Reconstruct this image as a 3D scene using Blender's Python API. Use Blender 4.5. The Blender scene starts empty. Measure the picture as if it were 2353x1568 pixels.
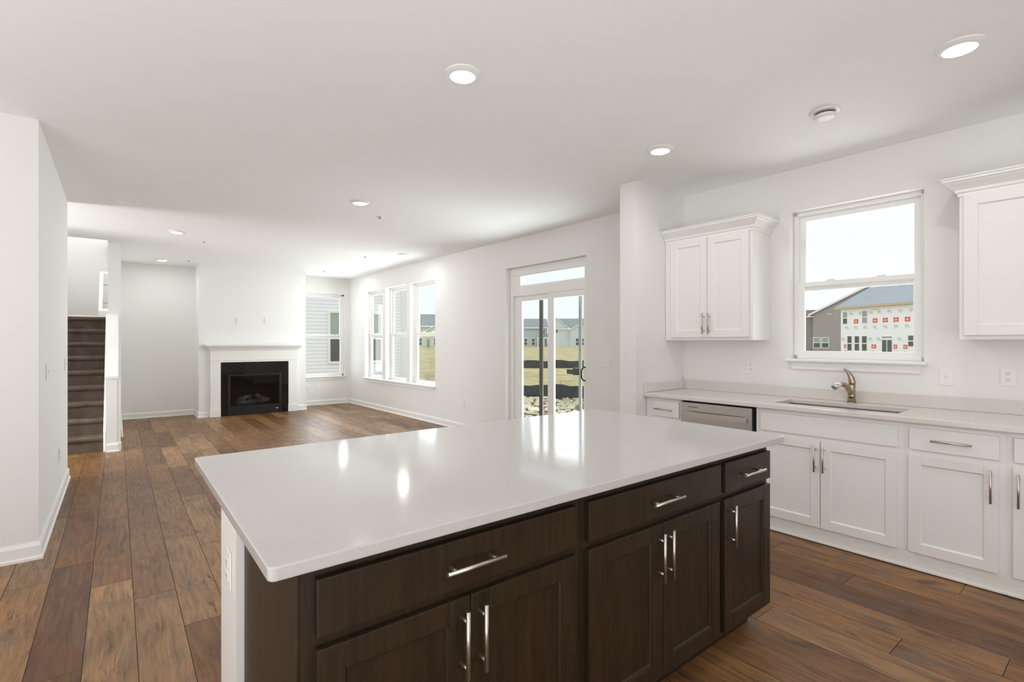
import bpy, bmesh, math, random
from mathutils import Vector, Matrix
random.seed(7)
PI = math.pi
SC = bpy.context.scene
COL = SC.collection

# ------------------------------------------------------------------ camera
CAM_H = 1.36
cam_d = bpy.data.cameras.new('camera')
cam = bpy.data.objects.new('camera', cam_d)
COL.objects.link(cam)
cam_d.sensor_width = 36.0
cam_d.lens = 36.0 * 1153.0 / 2353.0
cam_d.shift_y = 1.9 / 2353.0
cam_d.clip_start = 0.05
cam_d.clip_end = 600
cam.location = (0, 0, CAM_H)
cam.rotation_euler = (PI / 2, 0, -0.6667)
SC.camera = cam

# ------------------------------------------------------------------ sky, exposure
w = bpy.data.worlds.new('overcast_sky')
SC.world = w
w.use_nodes = True
nt = w.node_tree
nt.nodes.clear()
bg = nt.nodes.new('ShaderNodeBackground')
wo = nt.nodes.new('ShaderNodeOutputWorld')
tc = nt.nodes.new('ShaderNodeTexCoord')
sx = nt.nodes.new('ShaderNodeSeparateXYZ')
mr = nt.nodes.new('ShaderNodeMapRange')
cr = nt.nodes.new('ShaderNodeValToRGB')
nt.links.new(tc.outputs['Generated'], sx.inputs[0])
nt.links.new(sx.outputs['Z'], mr.inputs[0])
mr.inputs[1].default_value = 0.0
mr.inputs[2].default_value = 0.6
nt.links.new(mr.outputs[0], cr.inputs[0])
cr.color_ramp.elements[0].color = (0.86, 0.93, 0.98, 1)
cr.color_ramp.elements[1].color = (0.90, 0.965, 1.0, 1)
nt.links.new(cr.outputs[0], bg.inputs[0])
bg.inputs[1].default_value = 0.69
nt.links.new(bg.outputs[0], wo.inputs[0])
SC.view_settings.view_transform = 'Standard'
SC.view_settings.look = 'None'
SC.view_settings.exposure = 0.77
SC.view_settings.gamma = 1.0
SC.view_settings.use_curve_mapping = False
CY = SC.cycles
CY.use_denoising = True
CY.max_bounces = 12
CY.diffuse_bounces = 8
CY.glossy_bounces = 5
CY.transparent_max_bounces = 16
CY.transmission_bounces = 6
CY.sample_clamp_indirect = 8.0
LAMP_FAR = 2.4
LAMP_W = 2.6          # one recessed ceiling lamp
CEIL = 2.755


def area_light(name, loc, rot, sx_, sy_, power, color=(0.925, 0.955, 0.985)):
    d = bpy.data.lights.new(name, 'AREA')
    d.shape = 'RECTANGLE'
    d.size = sx_
    d.size_y = sy_
    d.energy = power
    d.color = color
    o = bpy.data.objects.new(name, d)
    COL.objects.link(o)
    o.location = loc
    o.rotation_euler = rot
    return o


TH = 0.0245            # the long right wall leans a touch off square
RW = TH - PI / 2


def KW(s, depth=0.0, z=0.0):
    """world point on the right wall: s metres along it, depth metres out into the room"""
    xl = -depth
    return (4.345 + math.cos(TH) * xl - math.sin(TH) * s, math.sin(TH) * xl + math.cos(TH) * s, z)


# daylight: boost panels added at the real windows, then unseen fill panels without windows
UP = math.radians(36)
for s_, zc, wd_, ht_, pw, up, off in ((1.381, 1.70, 1.05, 1.25, 14, 36, 0.95), (4.76, 1.15, 1.35, 2.10, 11, 8, 0.35), (4.76, 0.05, 1.70, 1.20, 62, 48, 0.95),  # low panel at the door is an added uplight for the ceiling
                                      (7.804, 1.37, 1.05, 1.95, 43, 3, 0.95), (8.80, 1.37, 1.05, 1.95, 38, 3, 0.95), (9.79, 1.37, 1.05, 1.95, 28, 3, 0.95)):
    area_light('window_daylight_boost', KW(s_, -off, zc), (PI / 2 + math.radians(up), 0, RW + PI), wd_, ht_, pw)
area_light('window_daylight_boost', (3.49, 12.1, 1.36), (-PI / 2 - math.radians(14), 0, 0), 1.2, 2.0, 22)
area_light('rear_fill_uplight', (-1.4, -2.2, 0.15), (PI, 0, 0), 4.2, 2.2, 92)  # added fill panel near the floor, facing up; no window there
area_light('side_fill_uplight', (-2.6, 0.9, 0.15), (PI, 0, -PI / 2), 4.0, 2.2, 40)  # unseen panel added left of the camera to lift the ceiling
area_light('hall_fill_light', (-3.5, 7.3, 1.35), (PI / 2 + math.radians(24), 0, -PI / 2), 1.2, 2.4, 75)  # invented panel out of view in the hall, brightening ceiling and walls


def point_lamp(name, loc, power, radius=0.06, color=(1.0, 0.975, 0.945)):
    d = bpy.data.lights.new(name, 'POINT')
    d.energy = power
    d.shadow_soft_size = radius
    d.color = color
    o = bpy.data.objects.new(name, d)
    COL.objects.link(o)
    o.location = loc
    return o


# ------------------------------------------------------------------ materials
def newmat(name):
    m = bpy.data.materials.new(name)
    m.use_nodes = True
    return m, m.node_tree, m.node_tree.nodes['Principled BSDF']


def plain(name, rgb, rough=0.5, metal=0.0, spec=0.5, bump=0.0, bscale=200.0, vary=0.0, vscale=3.0, coat=0.0):
    """flat colour with a faint procedural mottling and an optional noise bump"""
    m, t, p = newmat(name)
    p.inputs['Roughness'].default_value = rough
    p.inputs['Metallic'].default_value = metal
    p.inputs['Specular IOR Level'].default_value = spec
    p.inputs['Coat Weight'].default_value = coat
    p.inputs['Coat Roughness'].default_value = 0.1
    co = t.nodes.new('ShaderNodeTexCoord')
    if vary:
        n = t.nodes.new('ShaderNodeTexNoise')
        n.inputs['Scale'].default_value = vscale
        n.inputs['Detail'].default_value = 5
        t.links.new(co.outputs['Object'], n.inputs['Vector'])
        r = t.nodes.new('ShaderNodeValToRGB')
        r.color_ramp.elements[0].position = 0.3
        r.color_ramp.elements[1].position = 0.7
        r.color_ramp.elements[0].color = tuple(c * (1 - vary) for c in rgb) + (1,)
        r.color_ramp.elements[1].color = tuple(min(1, c * (1 + vary)) for c in rgb) + (1,)
        t.links.new(n.outputs['Fac'], r.inputs[0])
        t.links.new(r.outputs[0], p.inputs['Base Color'])
    else:
        p.inputs['Base Color'].default_value = tuple(rgb) + (1,)
    if bump:
        n = t.nodes.new('ShaderNodeTexNoise')
        n.inputs['Scale'].default_value = bscale
        t.links.new(co.outputs['Object'], n.inputs['Vector'])
        b = t.nodes.new('ShaderNodeBump')
        b.inputs['Strength'].default_value = bump
        b.inputs['Distance'].default_value = 0.002
        t.links.new(n.outputs['Fac'], b.inputs['Height'])
        t.links.new(b.outputs[0], p.inputs['Normal'])
    return m


def glassmat(name, tint, refl=1.0):
    """thin clear pane: see-through with fresnel reflection on its outer faces"""
    m = bpy.data.materials.new(name)
    m.use_nodes = True
    t = m.node_tree
    t.nodes.clear()
    out = t.nodes.new('ShaderNodeOutputMaterial')
    tr = t.nodes.new('ShaderNodeBsdfTransparent')
    tr.inputs[0].default_value = tuple(tint) + (1,)
    gl = t.nodes.new('ShaderNodeBsdfGlossy')
    gl.inputs['Roughness'].default_value = 0.0
    fr = t.nodes.new('ShaderNodeFresnel')
    fr.inputs[0].default_value = 1.5
    ge = t.nodes.new('ShaderNodeNewGeometry')
    su = t.nodes.new('ShaderNodeMath')
    su.operation = 'SUBTRACT'
    su.inputs[0].default_value = refl
    t.links.new(ge.outputs['Backfacing'], su.inputs[1])
    mu = t.nodes.new('ShaderNodeMath')
    mu.operation = 'MULTIPLY'
    mu.use_clamp = True
    t.links.new(fr.outputs[0], mu.inputs[0])
    t.links.new(su.outputs[0], mu.inputs[1])
    mx = t.nodes.new('ShaderNodeMixShader')
    t.links.new(mu.outputs[0], mx.inputs[0])
    t.links.new(tr.outputs[0], mx.inputs[1])
    t.links.new(gl.outputs[0], mx.inputs[2])
    t.links.new(mx.outputs[0], out.inputs[0])
    return m


def emitmat(name, rgb, s):
    m, t, p = newmat(name)
    p.inputs['Base Color'].default_value = (0.9, 0.9, 0.9, 1)
    p.inputs['Emission Color'].default_value = tuple(rgb) + (1,)
    p.inputs['Emission Strength'].default_value = s
    return m


def woodfloor():
    m, t, p = newmat('rustic_plank_floor')
    L = t.links.new
    at = t.nodes.new('ShaderNodeAttribute')
    at.attribute_name = 'plank'
    ge = t.nodes.new('ShaderNodeNewGeometry')
    sep = t.nodes.new('ShaderNodeSeparateColor')
    L(at.outputs['Color'], sep.inputs[0])
    # every plank reads its own patch of the grain
    off = t.nodes.new('ShaderNodeVectorMath')
    off.operation = 'SCALE'
    off.inputs['Scale'].default_value = 37.0
    L(at.outputs['Color'], off.inputs[0])
    add = t.nodes.new('ShaderNodeVectorMath')
    add.operation = 'ADD'
    L(ge.outputs['Position'], add.inputs[0])
    L(off.outputs[0], add.inputs[1])

    def mapped(sxyz):
        q = t.nodes.new('ShaderNodeMapping')
        q.inputs['Scale'].default_value = sxyz
        L(add.outputs[0], q.inputs['Vector'])
        return q.outputs[0]

    def noise(vec, scale, detail=6, rough=0.6, dist=0.0):
        n = t.nodes.new('ShaderNodeTexNoise')
        n.inputs['Scale'].default_value = scale
        n.inputs['Detail'].default_value = detail
        n.inputs['Roughness'].default_value = rough
        n.inputs['Distortion'].default_value = dist
        L(vec, n.inputs['Vector'])
        return n.outputs['Fac']

    def ramp(fac, stops):
        r = t.nodes.new('ShaderNodeValToRGB')
        e = r.color_ramp.elements
        while len(e) < len(stops):
            e.new(0.5)
        for k, (pos, c) in enumerate(stops):
            e[k].position = pos
            e[k].color = tuple(c) + (1,)
        L(fac, r.inputs[0])
        return r.outputs[0]

    def mix(a, b, fac, mode='MIX'):
        x = t.nodes.new('ShaderNodeMix')
        x.data_type = 'RGBA'
        x.blend_type = mode
        if isinstance(fac, float):
            x.inputs[0].default_value = fac
        else:
            L(fac, x.inputs[0])
        L(a, x.inputs[6])
        L(b, x.inputs[7])
        return x.outputs[2]

    def math1(op, a, b):
        x = t.nodes.new('ShaderNodeMath')
        x.operation = op
        x.use_clamp = True
        for i, v in enumerate((a, b)):
            if isinstance(v, float):
                x.inputs[i].default_value = v
            else:
                L(v, x.inputs[i])
        return x.outputs[0]

    base = ramp(sep.outputs[0], [(0.0, (0.130, 0.056, 0.018)), (0.3, (0.200, 0.091, 0.031)), (0.6, (0.262, 0.132, 0.050)), (1.0, (0.300, 0.170, 0.076))])
    # flowing grain: thin streaks bent by a slow warp
    warp = t.nodes.new('ShaderNodeTexNoise')
    warp.inputs['Scale'].default_value = 1.0
    warp.inputs['Detail'].default_value = 2
    L(mapped((2.2, 1.3, 1.0)), warp.inputs['Vector'])
    wv = t.nodes.new('ShaderNodeVectorMath')
    wv.operation = 'SCALE'
    wv.inputs['Scale'].default_value = 1.1
    L(warp.outputs['Color'], wv.inputs[0])

    def warped(sxyz):
        q = t.nodes.new('ShaderNodeVectorMath')
        q.operation = 'ADD'
        L(mapped(sxyz), q.inputs[0])
        L(wv.outputs[0], q.inputs[1])
        return q.outputs[0]

    grain = noise(warped((11.0, 0.9, 1.0)), 5.0, 8, 0.68, 0.4)
    gr = ramp(grain, [(0.30, (0.45, 0.40, 0.36)), (0.46, (0.86, 0.84, 0.82)), (0.56, (1.02, 1.0, 0.98)), (0.72, (1.36, 1.32, 1.26))])
    c = mix(base, gr, 1.0, 'MULTIPLY')
    broad = noise(warped((3.2, 1.1, 1.0)), 2.2, 5, 0.6, 0.3)
    br = ramp(broad, [(0.32, (0.62, 0.60, 0.60)), (0.52, (1.0, 1.0, 1.0)), (0.70, (1.28, 1.20, 1.08))])
    c = mix(c, br, 0.85, 'MULTIPLY')
    # grey weathered patches
    wn = noise(warped((3.4, 1.6, 1.0)), 1.9, 6, 0.62, 0.5)
    wf = ramp(wn, [(0.55, (0, 0, 0)), (0.66, (0.55, 0.55, 0.55))])
    gcol = t.nodes.new('ShaderNodeRGB')
    gcol.outputs[0].default_value = (0.120, 0.100, 0.088, 1)
    c = mix(c, gcol.outputs[0], wf)
    # dark cracks along the grain, short checks across it, and knots
    ck = noise(warped((14.0, 0.8, 1.0)), 2.6, 5, 0.72, 0.6)
    cf = ramp(ck, [(0.355, (1, 1, 1)), (0.400, (0, 0, 0))])
    gate = noise(mapped((2.4, 1.6, 1.0)), 2.1, 3, 0.5, 0.0)
    gf = ramp(gate, [(0.50, (0, 0, 0)), (0.58, (1, 1, 1))])
    cfg = math1('MULTIPLY', cf, gf)
    cx = noise(warped((3.0, 9.0, 1.0)), 2.4, 4, 0.7, 0.6)
    cxf = ramp(cx, [(0.295, (1, 1, 1)), (0.335, (0, 0, 0))])
    vo = t.nodes.new('ShaderNodeTexVoronoi')
    vo.inputs['Scale'].default_value = 2.6
    vo.inputs['Randomness'].default_value = 1.0
    L(warped((1.7, 0.95, 1.0)), vo.inputs['Vector'])
    kn = ramp(vo.outputs['Distance'], [(0.06, (1, 1, 1)), (0.19, (0, 0, 0))])
    kg = math1('MULTIPLY', kn, math1('MULTIPLY', ramp(vo.outputs['Color'], [(0.35, (0, 0, 0)), (0.5, (1, 1, 1))]), 0.85))
    dark = math1('MAXIMUM', math1('MAXIMUM', cfg, math1('MULTIPLY', cxf, 0.8)), kg)
    dc = t.nodes.new('ShaderNodeRGB')
    dc.outputs[0].default_value = (0.040, 0.026, 0.020, 1)
    c = mix(c, dc.outputs[0], math1('MULTIPLY', dark, 0.82))
    L(c, p.inputs['Base Color'])
    p.inputs['Specular IOR Level'].default_value = 0.38
    rr = ramp(grain, [(0.3, (0.46, 0.46, 0.46)), (0.7, (0.33, 0.33, 0.33))])
    L(rr, p.inputs['Roughness'])
    b = t.nodes.new('ShaderNodeBump')
    b.inputs['Strength'].default_value = 0.25
    b.inputs['Distance'].default_value = 0.002
    hh = math1('SUBTRACT', grain, math1('MULTIPLY', dark, 0.5))
    L(hh, b.inputs['Height'])
    L(b.outputs[0], p.inputs['Normal'])
    return m


def stained(name, dark, light, rough):
    """stained cabinet wood with a fine vertical grain"""
    m, t, p = newmat(name)
    co = t.nodes.new('ShaderNodeTexCoord')
    mp = t.nodes.new('ShaderNodeMapping')
    mp.inputs['Scale'].default_value = (26, 26, 1.6)
    n = t.nodes.new('ShaderNodeTexNoise')
    n.inputs['Scale'].default_value = 3.0
    n.inputs['Detail'].default_value = 7
    n.inputs['Distortion'].default_value = 0.4
    r = t.nodes.new('ShaderNodeValToRGB')
    r.color_ramp.elements[0].position = 0.3
    r.color_ramp.elements[1].position = 0.72
    r.color_ramp.elements[0].color = tuple(dark) + (1,)
    r.color_ramp.elements[1].color = tuple(light) + (1,)
    t.links.new(co.outputs['Object'], mp.inputs[0])
    t.links.new(mp.outputs[0], n.inputs['Vector'])
    t.links.new(n.outputs['Fac'], r.inputs[0])
    t.links.new(r.outputs[0], p.inputs['Base Color'])
    p.inputs['Roughness'].default_value = rough
    p.inputs['Specular IOR Level'].default_value = 0.35
    return m


def brushed(name, rgb, rough):
    m, t, p = newmat(name)
    p.inputs['Metallic'].default_value = 1.0
    p.inputs['Base Color'].default_value = tuple(rgb) + (1,)
    co = t.nodes.new('ShaderNodeTexCoord')
    mp = t.nodes.new('ShaderNodeMapping')
    mp.inputs['Scale'].default_value = (4, 4, 400)
    n = t.nodes.new('ShaderNodeTexNoise')
    n.inputs['Scale'].default_value = 2.0
    r = t.nodes.new('ShaderNodeMapRange')
    r.inputs[3].default_value = rough * 0.8
    r.inputs[4].default_value = rough * 1.25
    t.links.new(co.outputs['Object'], mp.inputs[0])
    t.links.new(mp.outputs[0], n.inputs['Vector'])
    t.links.new(n.outputs['Fac'], r.inputs[0])
    t.links.new(r.outputs[0], p.inputs['Roughness'])
    return m


def banded(name, rgb, gap, pitch, axis='Z', rough=0.6, depth=0.012):
    """lap siding or shingle courses: a dark line and a bump every `pitch` metres"""
    m, t, p = newmat(name)
    co = t.nodes.new('ShaderNodeTexCoord')
    s = t.nodes.new('ShaderNodeSeparateXYZ')
    t.links.new(co.outputs['Object'], s.inputs[0])
    d = t.nodes.new('ShaderNodeMath')
    d.operation = 'DIVIDE'
    d.inputs[1].default_value = pitch
    t.links.new(s.outputs[axis], d.inputs[0])
    f = t.nodes.new('ShaderNodeMath')
    f.operation = 'FRACT'
    t.links.new(d.outputs[0], f.inputs[0])
    r = t.nodes.new('ShaderNodeValToRGB')
    e = r.color_ramp.elements
    e[0].position = 0.0
    e[0].color = tuple(gap) + (1,)
    e[1].position = 0.16
    e[1].color = tuple(rgb) + (1,)
    t.links.new(f.outputs[0], r.inputs[0])
    t.links.new(r.outputs[0], p.inputs['Base Color'])
    p.inputs['Roughness'].default_value = rough
    b = t.nodes.new('ShaderNodeBump')
    b.inputs['Distance'].default_value = depth
    b.inputs['Strength'].default_value = 0.6
    b.invert = True
    t.links.new(f.outputs[0], b.inputs['Height'])
    t.links.new(b.outputs[0], p.inputs['Normal'])
    return m


def grassmat(name, c1, c2, c3, scale):
    m, t, p = newmat(name)
    ge = t.nodes.new('ShaderNodeNewGeometry')
    n = t.nodes.new('ShaderNodeTexNoise')
    n.inputs['Scale'].default_value = scale
    n.inputs['Detail'].default_value = 9
    n.inputs['Roughness'].default_value = 0.65
    r = t.nodes.new('ShaderNodeValToRGB')
    e = r.color_ramp.elements
    e.new(0.5)
    for k, (pos, c) in enumerate(((0.34, c1), (0.52, c2), (0.68, c3))):
        e[k].position = pos
        e[k].color = tuple(c) + (1,)
    t.links.new(ge.outputs['Position'], n.inputs['Vector'])
    t.links.new(n.outputs['Fac'], r.inputs[0])
    t.links.new(r.outputs[0], p.inputs['Base Color'])
    p.inputs['Roughness'].default_value = 0.95
    p.inputs['Specular IOR Level'].default_value = 0.1
    return m


def quartz(name, rgb, rough):
    m, t, p = newmat(name)
    co = t.nodes.new('ShaderNodeTexCoord')
    n = t.nodes.new('ShaderNodeTexNoise')
    n.inputs['Scale'].default_value = 240
    n.inputs['Detail'].default_value = 3
    r = t.nodes.new('ShaderNodeValToRGB')
    r.color_ramp.elements[0].position = 0.30
    r.color_ramp.elements[1].position = 0.42
    r.color_ramp.elements[0].color = tuple(c * 0.86 for c in rgb) + (1,)
    r.color_ramp.elements[1].color = tuple(rgb) + (1,)
    t.links.new(co.outputs['Object'], n.inputs['Vector'])
    t.links.new(n.outputs['Fac'], r.inputs[0])
    t.links.new(r.outputs[0], p.inputs['Base Color'])
    p.inputs['Roughness'].default_value = rough
    p.inputs['IOR'].default_value = 1.55
    return m


M = dict(
    wall=plain('wall_paint', (0.825, 0.824, 0.81), 0.65, spec=0.3, bump=0.06, bscale=350),
    ceil=plain('ceiling_paint', (0.915, 0.922, 0.925), 0.8, spec=0.2, bump=0.05, bscale=260),
    trim=plain('white_trim_paint', (0.86, 0.855, 0.84), 0.38),
    vinyl=plain('white_window_vinyl', (0.87, 0.865, 0.855), 0.35),
    cab=plain('white_cabinet_paint', (0.82, 0.817, 0.80), 0.34),
    dark=stained('espresso_stained_wood', (0.019, 0.0108, 0.0046), (0.036, 0.0220, 0.0100), 0.42),
    shadowgap=plain('dark_cabinet_inside', (0.012, 0.009, 0.007), 0.7),
    quartz=quartz('pale_quartz', (0.53, 0.515, 0.498), 0.10),
    quartz2=quartz('warm_quartz', (0.73, 0.69, 0.66), 0.16),
    nickel=plain('satin_nickel', (0.60, 0.57, 0.52), 0.36, 1.0),
    bright=plain('chrome_painted_highlight', (0.80, 0.80, 0.80), 0.10, 1.0),  # brighter metal for the spray head, its highlight put in the colour
    steel=brushed('brushed_stainless', (0.56, 0.55, 0.54), 0.30),
    chrome=plain('chrome_brown_reflections', (0.43, 0.34, 0.26), 0.13, 1.0),  # brown of the reflected floor put into the faucet's metal colour
    blackgap=plain('black_plastic', (0.008, 0.008, 0.008), 0.5),
    tileblack=plain('polished_black_tile', (0.006, 0.006, 0.006), 0.045, spec=0.5),
    iron=plain('black_painted_steel', (0.010, 0.011, 0.013), 0.32),
    firebox=plain('firebox_lining', (0.022, 0.021, 0.020), 0.7),
    log=plain('ceramic_log', (0.27, 0.25, 0.22), 0.9, bump=0.8, bscale=40, vary=0.5, vscale=14),
    carpet=plain('taupe_carpet', (0.150, 0.116, 0.092), 0.97, spec=0.1, bump=1.0, bscale=420, vary=0.22, vscale=9),
    floor=woodfloor(),
    glass=glassmat('clear_window_glass', (0.985, 0.99, 0.99)),
    glassg=glassmat('coated_window_glass', (0.955, 0.985, 0.972)),
    glassf=glassmat('far_window_glass', (0.975, 0.98, 0.985), 0.45),
    fglass=glassmat('fireplace_glass', (0.60, 0.62, 0.66)),
    lens=emitmat('lit_lamp_lens', (1.0, 0.975, 0.93), 5.0),
    plate=plain('white_plastic', (0.84, 0.835, 0.82), 0.35),
    slot=plain('dark_slot', (0.10, 0.09, 0.08), 0.6),
    sprink=plain('grey_sprinkler', (0.50, 0.49, 0.47), 0.5),
    bronze=plain('dark_bronze_aluminium', (0.050, 0.042, 0.032), 0.45),
    grey=plain('grey_aluminium', (0.34, 0.37, 0.36), 0.45),
    black=plain('black_handle', (0.012, 0.011, 0.010), 0.4),
    sidingw=banded('white_lap_siding', (0.90, 0.89, 0.90), (0.42, 0.42, 0.44), 0.1016),
    sidingg=banded('grey_lap_siding', (0.56, 0.60, 0.63), (0.46, 0.49, 0.52), 0.18),
    sidingp=banded('pale_grey_lap_siding', (0.70, 0.73, 0.75), (0.58, 0.61, 0.62), 0.18),
    sidingc=banded('cream_lap_siding', (0.78, 0.77, 0.66), (0.66, 0.65, 0.55), 0.18),
    sidingt=banded('taupe_lap_siding', (0.40, 0.36, 0.35), (0.34, 0.305, 0.295), 0.18),
    shingle=plain('grey_roof_shingle', (0.33, 0.35, 0.36), 0.95, vary=0.12, vscale=2.5),
    underlay=plain('blue_grey_roof_underlay', (0.40, 0.43, 0.465), 0.8, vary=0.05, vscale=0.6),
    shingled=plain('brown_grey_shingle', (0.20, 0.18, 0.17), 0.95, vary=0.12, vscale=2.5),
    wrap=plain('white_house_wrap', (0.95, 0.97, 1.0), 0.7),
    red=plain('red_wrap_badge', (0.72, 0.10, 0.08), 0.7),
    greyink=plain('grey_wrap_ink', (0.62, 0.63, 0.66), 0.8),
    badgeink=plain('pale_badge_ink', (0.86, 0.50, 0.46), 0.8),
    lumber=plain('raw_lumber', (0.66, 0.48, 0.30), 0.8),
    farglass=plain('dark_house_window', (0.10, 0.11, 0.105), 0.12),
    greenglass=plain('greenish_house_window', (0.36, 0.44, 0.36), 0.10),
    greyglass=plain('grey_house_window', (0.36, 0.37, 0.38), 0.25),
    lawn=grassmat('dormant_lawn', (0.46, 0.36, 0.19), (0.64, 0.52, 0.29), (0.75, 0.64, 0.38), 0.9),
    lawng=grassmat('greening_lawn', (0.44, 0.41, 0.19), (0.58, 0.53, 0.28), (0.68, 0.63, 0.37), 0.5),
    straw=grassmat('muddy_straw', (0.10, 0.075, 0.04), (0.26, 0.20, 0.11), (0.62, 0.54, 0.40), 4.5),
    flake=plain('pale_straw_flake', (0.76, 0.68, 0.53), 0.9, vary=0.32, vscale=1.4),
    silt=plain('black_silt_fabric', (0.030, 0.031, 0.034), 0.6, vary=0.5, vscale=1.4),
    concrete=plain('concrete', (0.40, 0.39, 0.37), 0.9),
)


# ------------------------------------------------------------------ mesh building
class MB:
    def __init__(self):
        self.bm = bmesh.new()

    def _take(self, tmp, mi):
        for f in tmp.faces:
            f.material_index = mi
        me = bpy.data.meshes.new('tmp')
        tmp.to_mesh(me)
        tmp.free()
        self.bm.from_mesh(me)
        bpy.data.meshes.remove(me)

    def box(self, x0, x1, y0, y1, z0, z1, mi=0, bev=0.0, seg=2):
        t = bmesh.new()
        bmesh.ops.create_cube(t, size=1)
        bmesh.ops.scale(t, vec=(abs(x1 - x0), abs(y1 - y0), abs(z1 - z0)), verts=t.verts)
        bmesh.ops.translate(t, vec=((x0 + x1) / 2, (y0 + y1) / 2, (z0 + z1) / 2), verts=t.verts)
        if bev > 0:
            bmesh.ops.bevel(t, geom=list(t.edges), offset=bev, segments=seg, affect='EDGES', profile=0.5)
        self._take(t, mi)
        return self

    def prism(self, poly, axis, a, b, mi=0):
        """poly in the two other axes (kept in xyz order), extruded along axis from a to b"""
        t = bmesh.new()

        def P(p, h):
            if axis == 'x':
                return (h, p[0], p[1])
            if axis == 'y':
                return (p[0], h, p[1])
            return (p[0], p[1], h)
        A = [t.verts.new(P(p, a)) for p in poly]
        B = [t.verts.new(P(p, b)) for p in poly]
        t.faces.new(A)
        t.faces.new(B)
        n = len(poly)
        for i in range(n):
            t.faces.new((A[i], A[(i + 1) % n], B[(i + 1) % n], B[i]))
        bmesh.ops.recalc_face_normals(t, faces=t.faces)
        self._take(t, mi)
        return self

    def tube(self, pts, rads, n=16, mi=0, squash=None):
        """round tube through pts with a radius at each; ends capped"""
        t = bmesh.new()
        pts = [Vector(p) for p in pts]
        if not isinstance(rads, (list, tuple)):
            rads = [rads] * len(pts)
        rings = []
        up = None
        for i, p in enumerate(pts):
            d = (pts[min(i + 1, len(pts) - 1)] - pts[max(i - 1, 0)]).normalized()
            if up is None:
                up = Vector((0, 0, 1)) if abs(d.z) < 0.9 else Vector((1, 0, 0))
            s = d.cross(up).normalized()
            up = s.cross(d).normalized()
            ring = []
            for k in range(n):
                a = 2 * PI * k / n
                ring.append(t.verts.new(p + (s * math.cos(a) + up * math.sin(a)) * rads[i]))
            rings.append(ring)
        for i in range(len(rings) - 1):
            for k in range(n):
                t.faces.new((rings[i][k], rings[i][(k + 1) % n], rings[i + 1][(k + 1) % n], rings[i + 1][k]))
        t.faces.new(rings[0])
        t.faces.new(rings[-1])
        bmesh.ops.recalc_face_normals(t, faces=t.faces)
        for f in t.faces:
            f.smooth = len(f.verts) == 4
        self._take(t, mi)
        return self

    def lathe(self, prof, n=32, c=(0, 0, 0), mi=0, axis='z', close=True):
        t = bmesh.new()
        rings = []
        for r, h in prof:
            ring = []
            for k in range(n):
                a = 2 * PI * k / n
                if axis == 'z':
                    q = (c[0] + r * math.cos(a), c[1] + r * math.sin(a), c[2] + h)
                else:
                    q = (c[0] + r * math.cos(a), c[1] + h, c[2] + r * math.sin(a))
                ring.append(t.verts.new(q))
            rings.append(ring)
        for i in range(len(rings) - 1):
            for k in range(n):
                t.faces.new((rings[i][k], rings[i][(k + 1) % n], rings[i + 1][(k + 1) % n], rings[i + 1][k]))
        if close:
            t.faces.new(rings[0])
            t.faces.new(rings[-1])
        bmesh.ops.recalc_face_normals(t, faces=t.faces)
        for f in t.faces:
            f.smooth = len(f.verts) == 4
        self._take(t, mi)
        return self

    def build(self, name, mats, parent=None, loc=None, rotz=0.0):
        me = bpy.data.meshes.new(name)
        self.bm.to_mesh(me)
        self.bm.free()
        for m in (mats if isinstance(mats, (list, tuple)) else [mats]):
            me.materials.append(m)
        o = bpy.data.objects.new(name, me)
        COL.objects.link(o)
        if parent is not None:
            o.parent = parent
        if loc is not None:
            o.location = loc
        if rotz:
            o.rotation_euler = (0, 0, rotz)
        return o


def tag(o, label=None, cat=None, group=None, kind=None):
    if label:
        o['label'] = label
    if cat:
        o['category'] = cat
    if group:
        o['group'] = group
    if kind:
        o['kind'] = kind
    return o


def thing(name, label, cat, loc, rotz=0.0, group=None):
    o = bpy.data.objects.new(name, None)
    COL.objects.link(o)
    o.location = loc
    o.rotation_euler = (0, 0, rotz)
    o.empty_display_size = 0.1
    return tag(o, label, cat, group)


def struct(name, mb, mats, loc=None, rotz=0.0, parent=None):
    return tag(mb.build(name, mats, parent, loc, rotz), kind='structure')


def copy_tree(o, parent=None):
    c = o.copy()
    COL.objects.link(c)
    if parent is not None:
        c.parent = parent
    for ch in list(o.children):
        copy_tree(ch, c)
    return c


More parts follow.
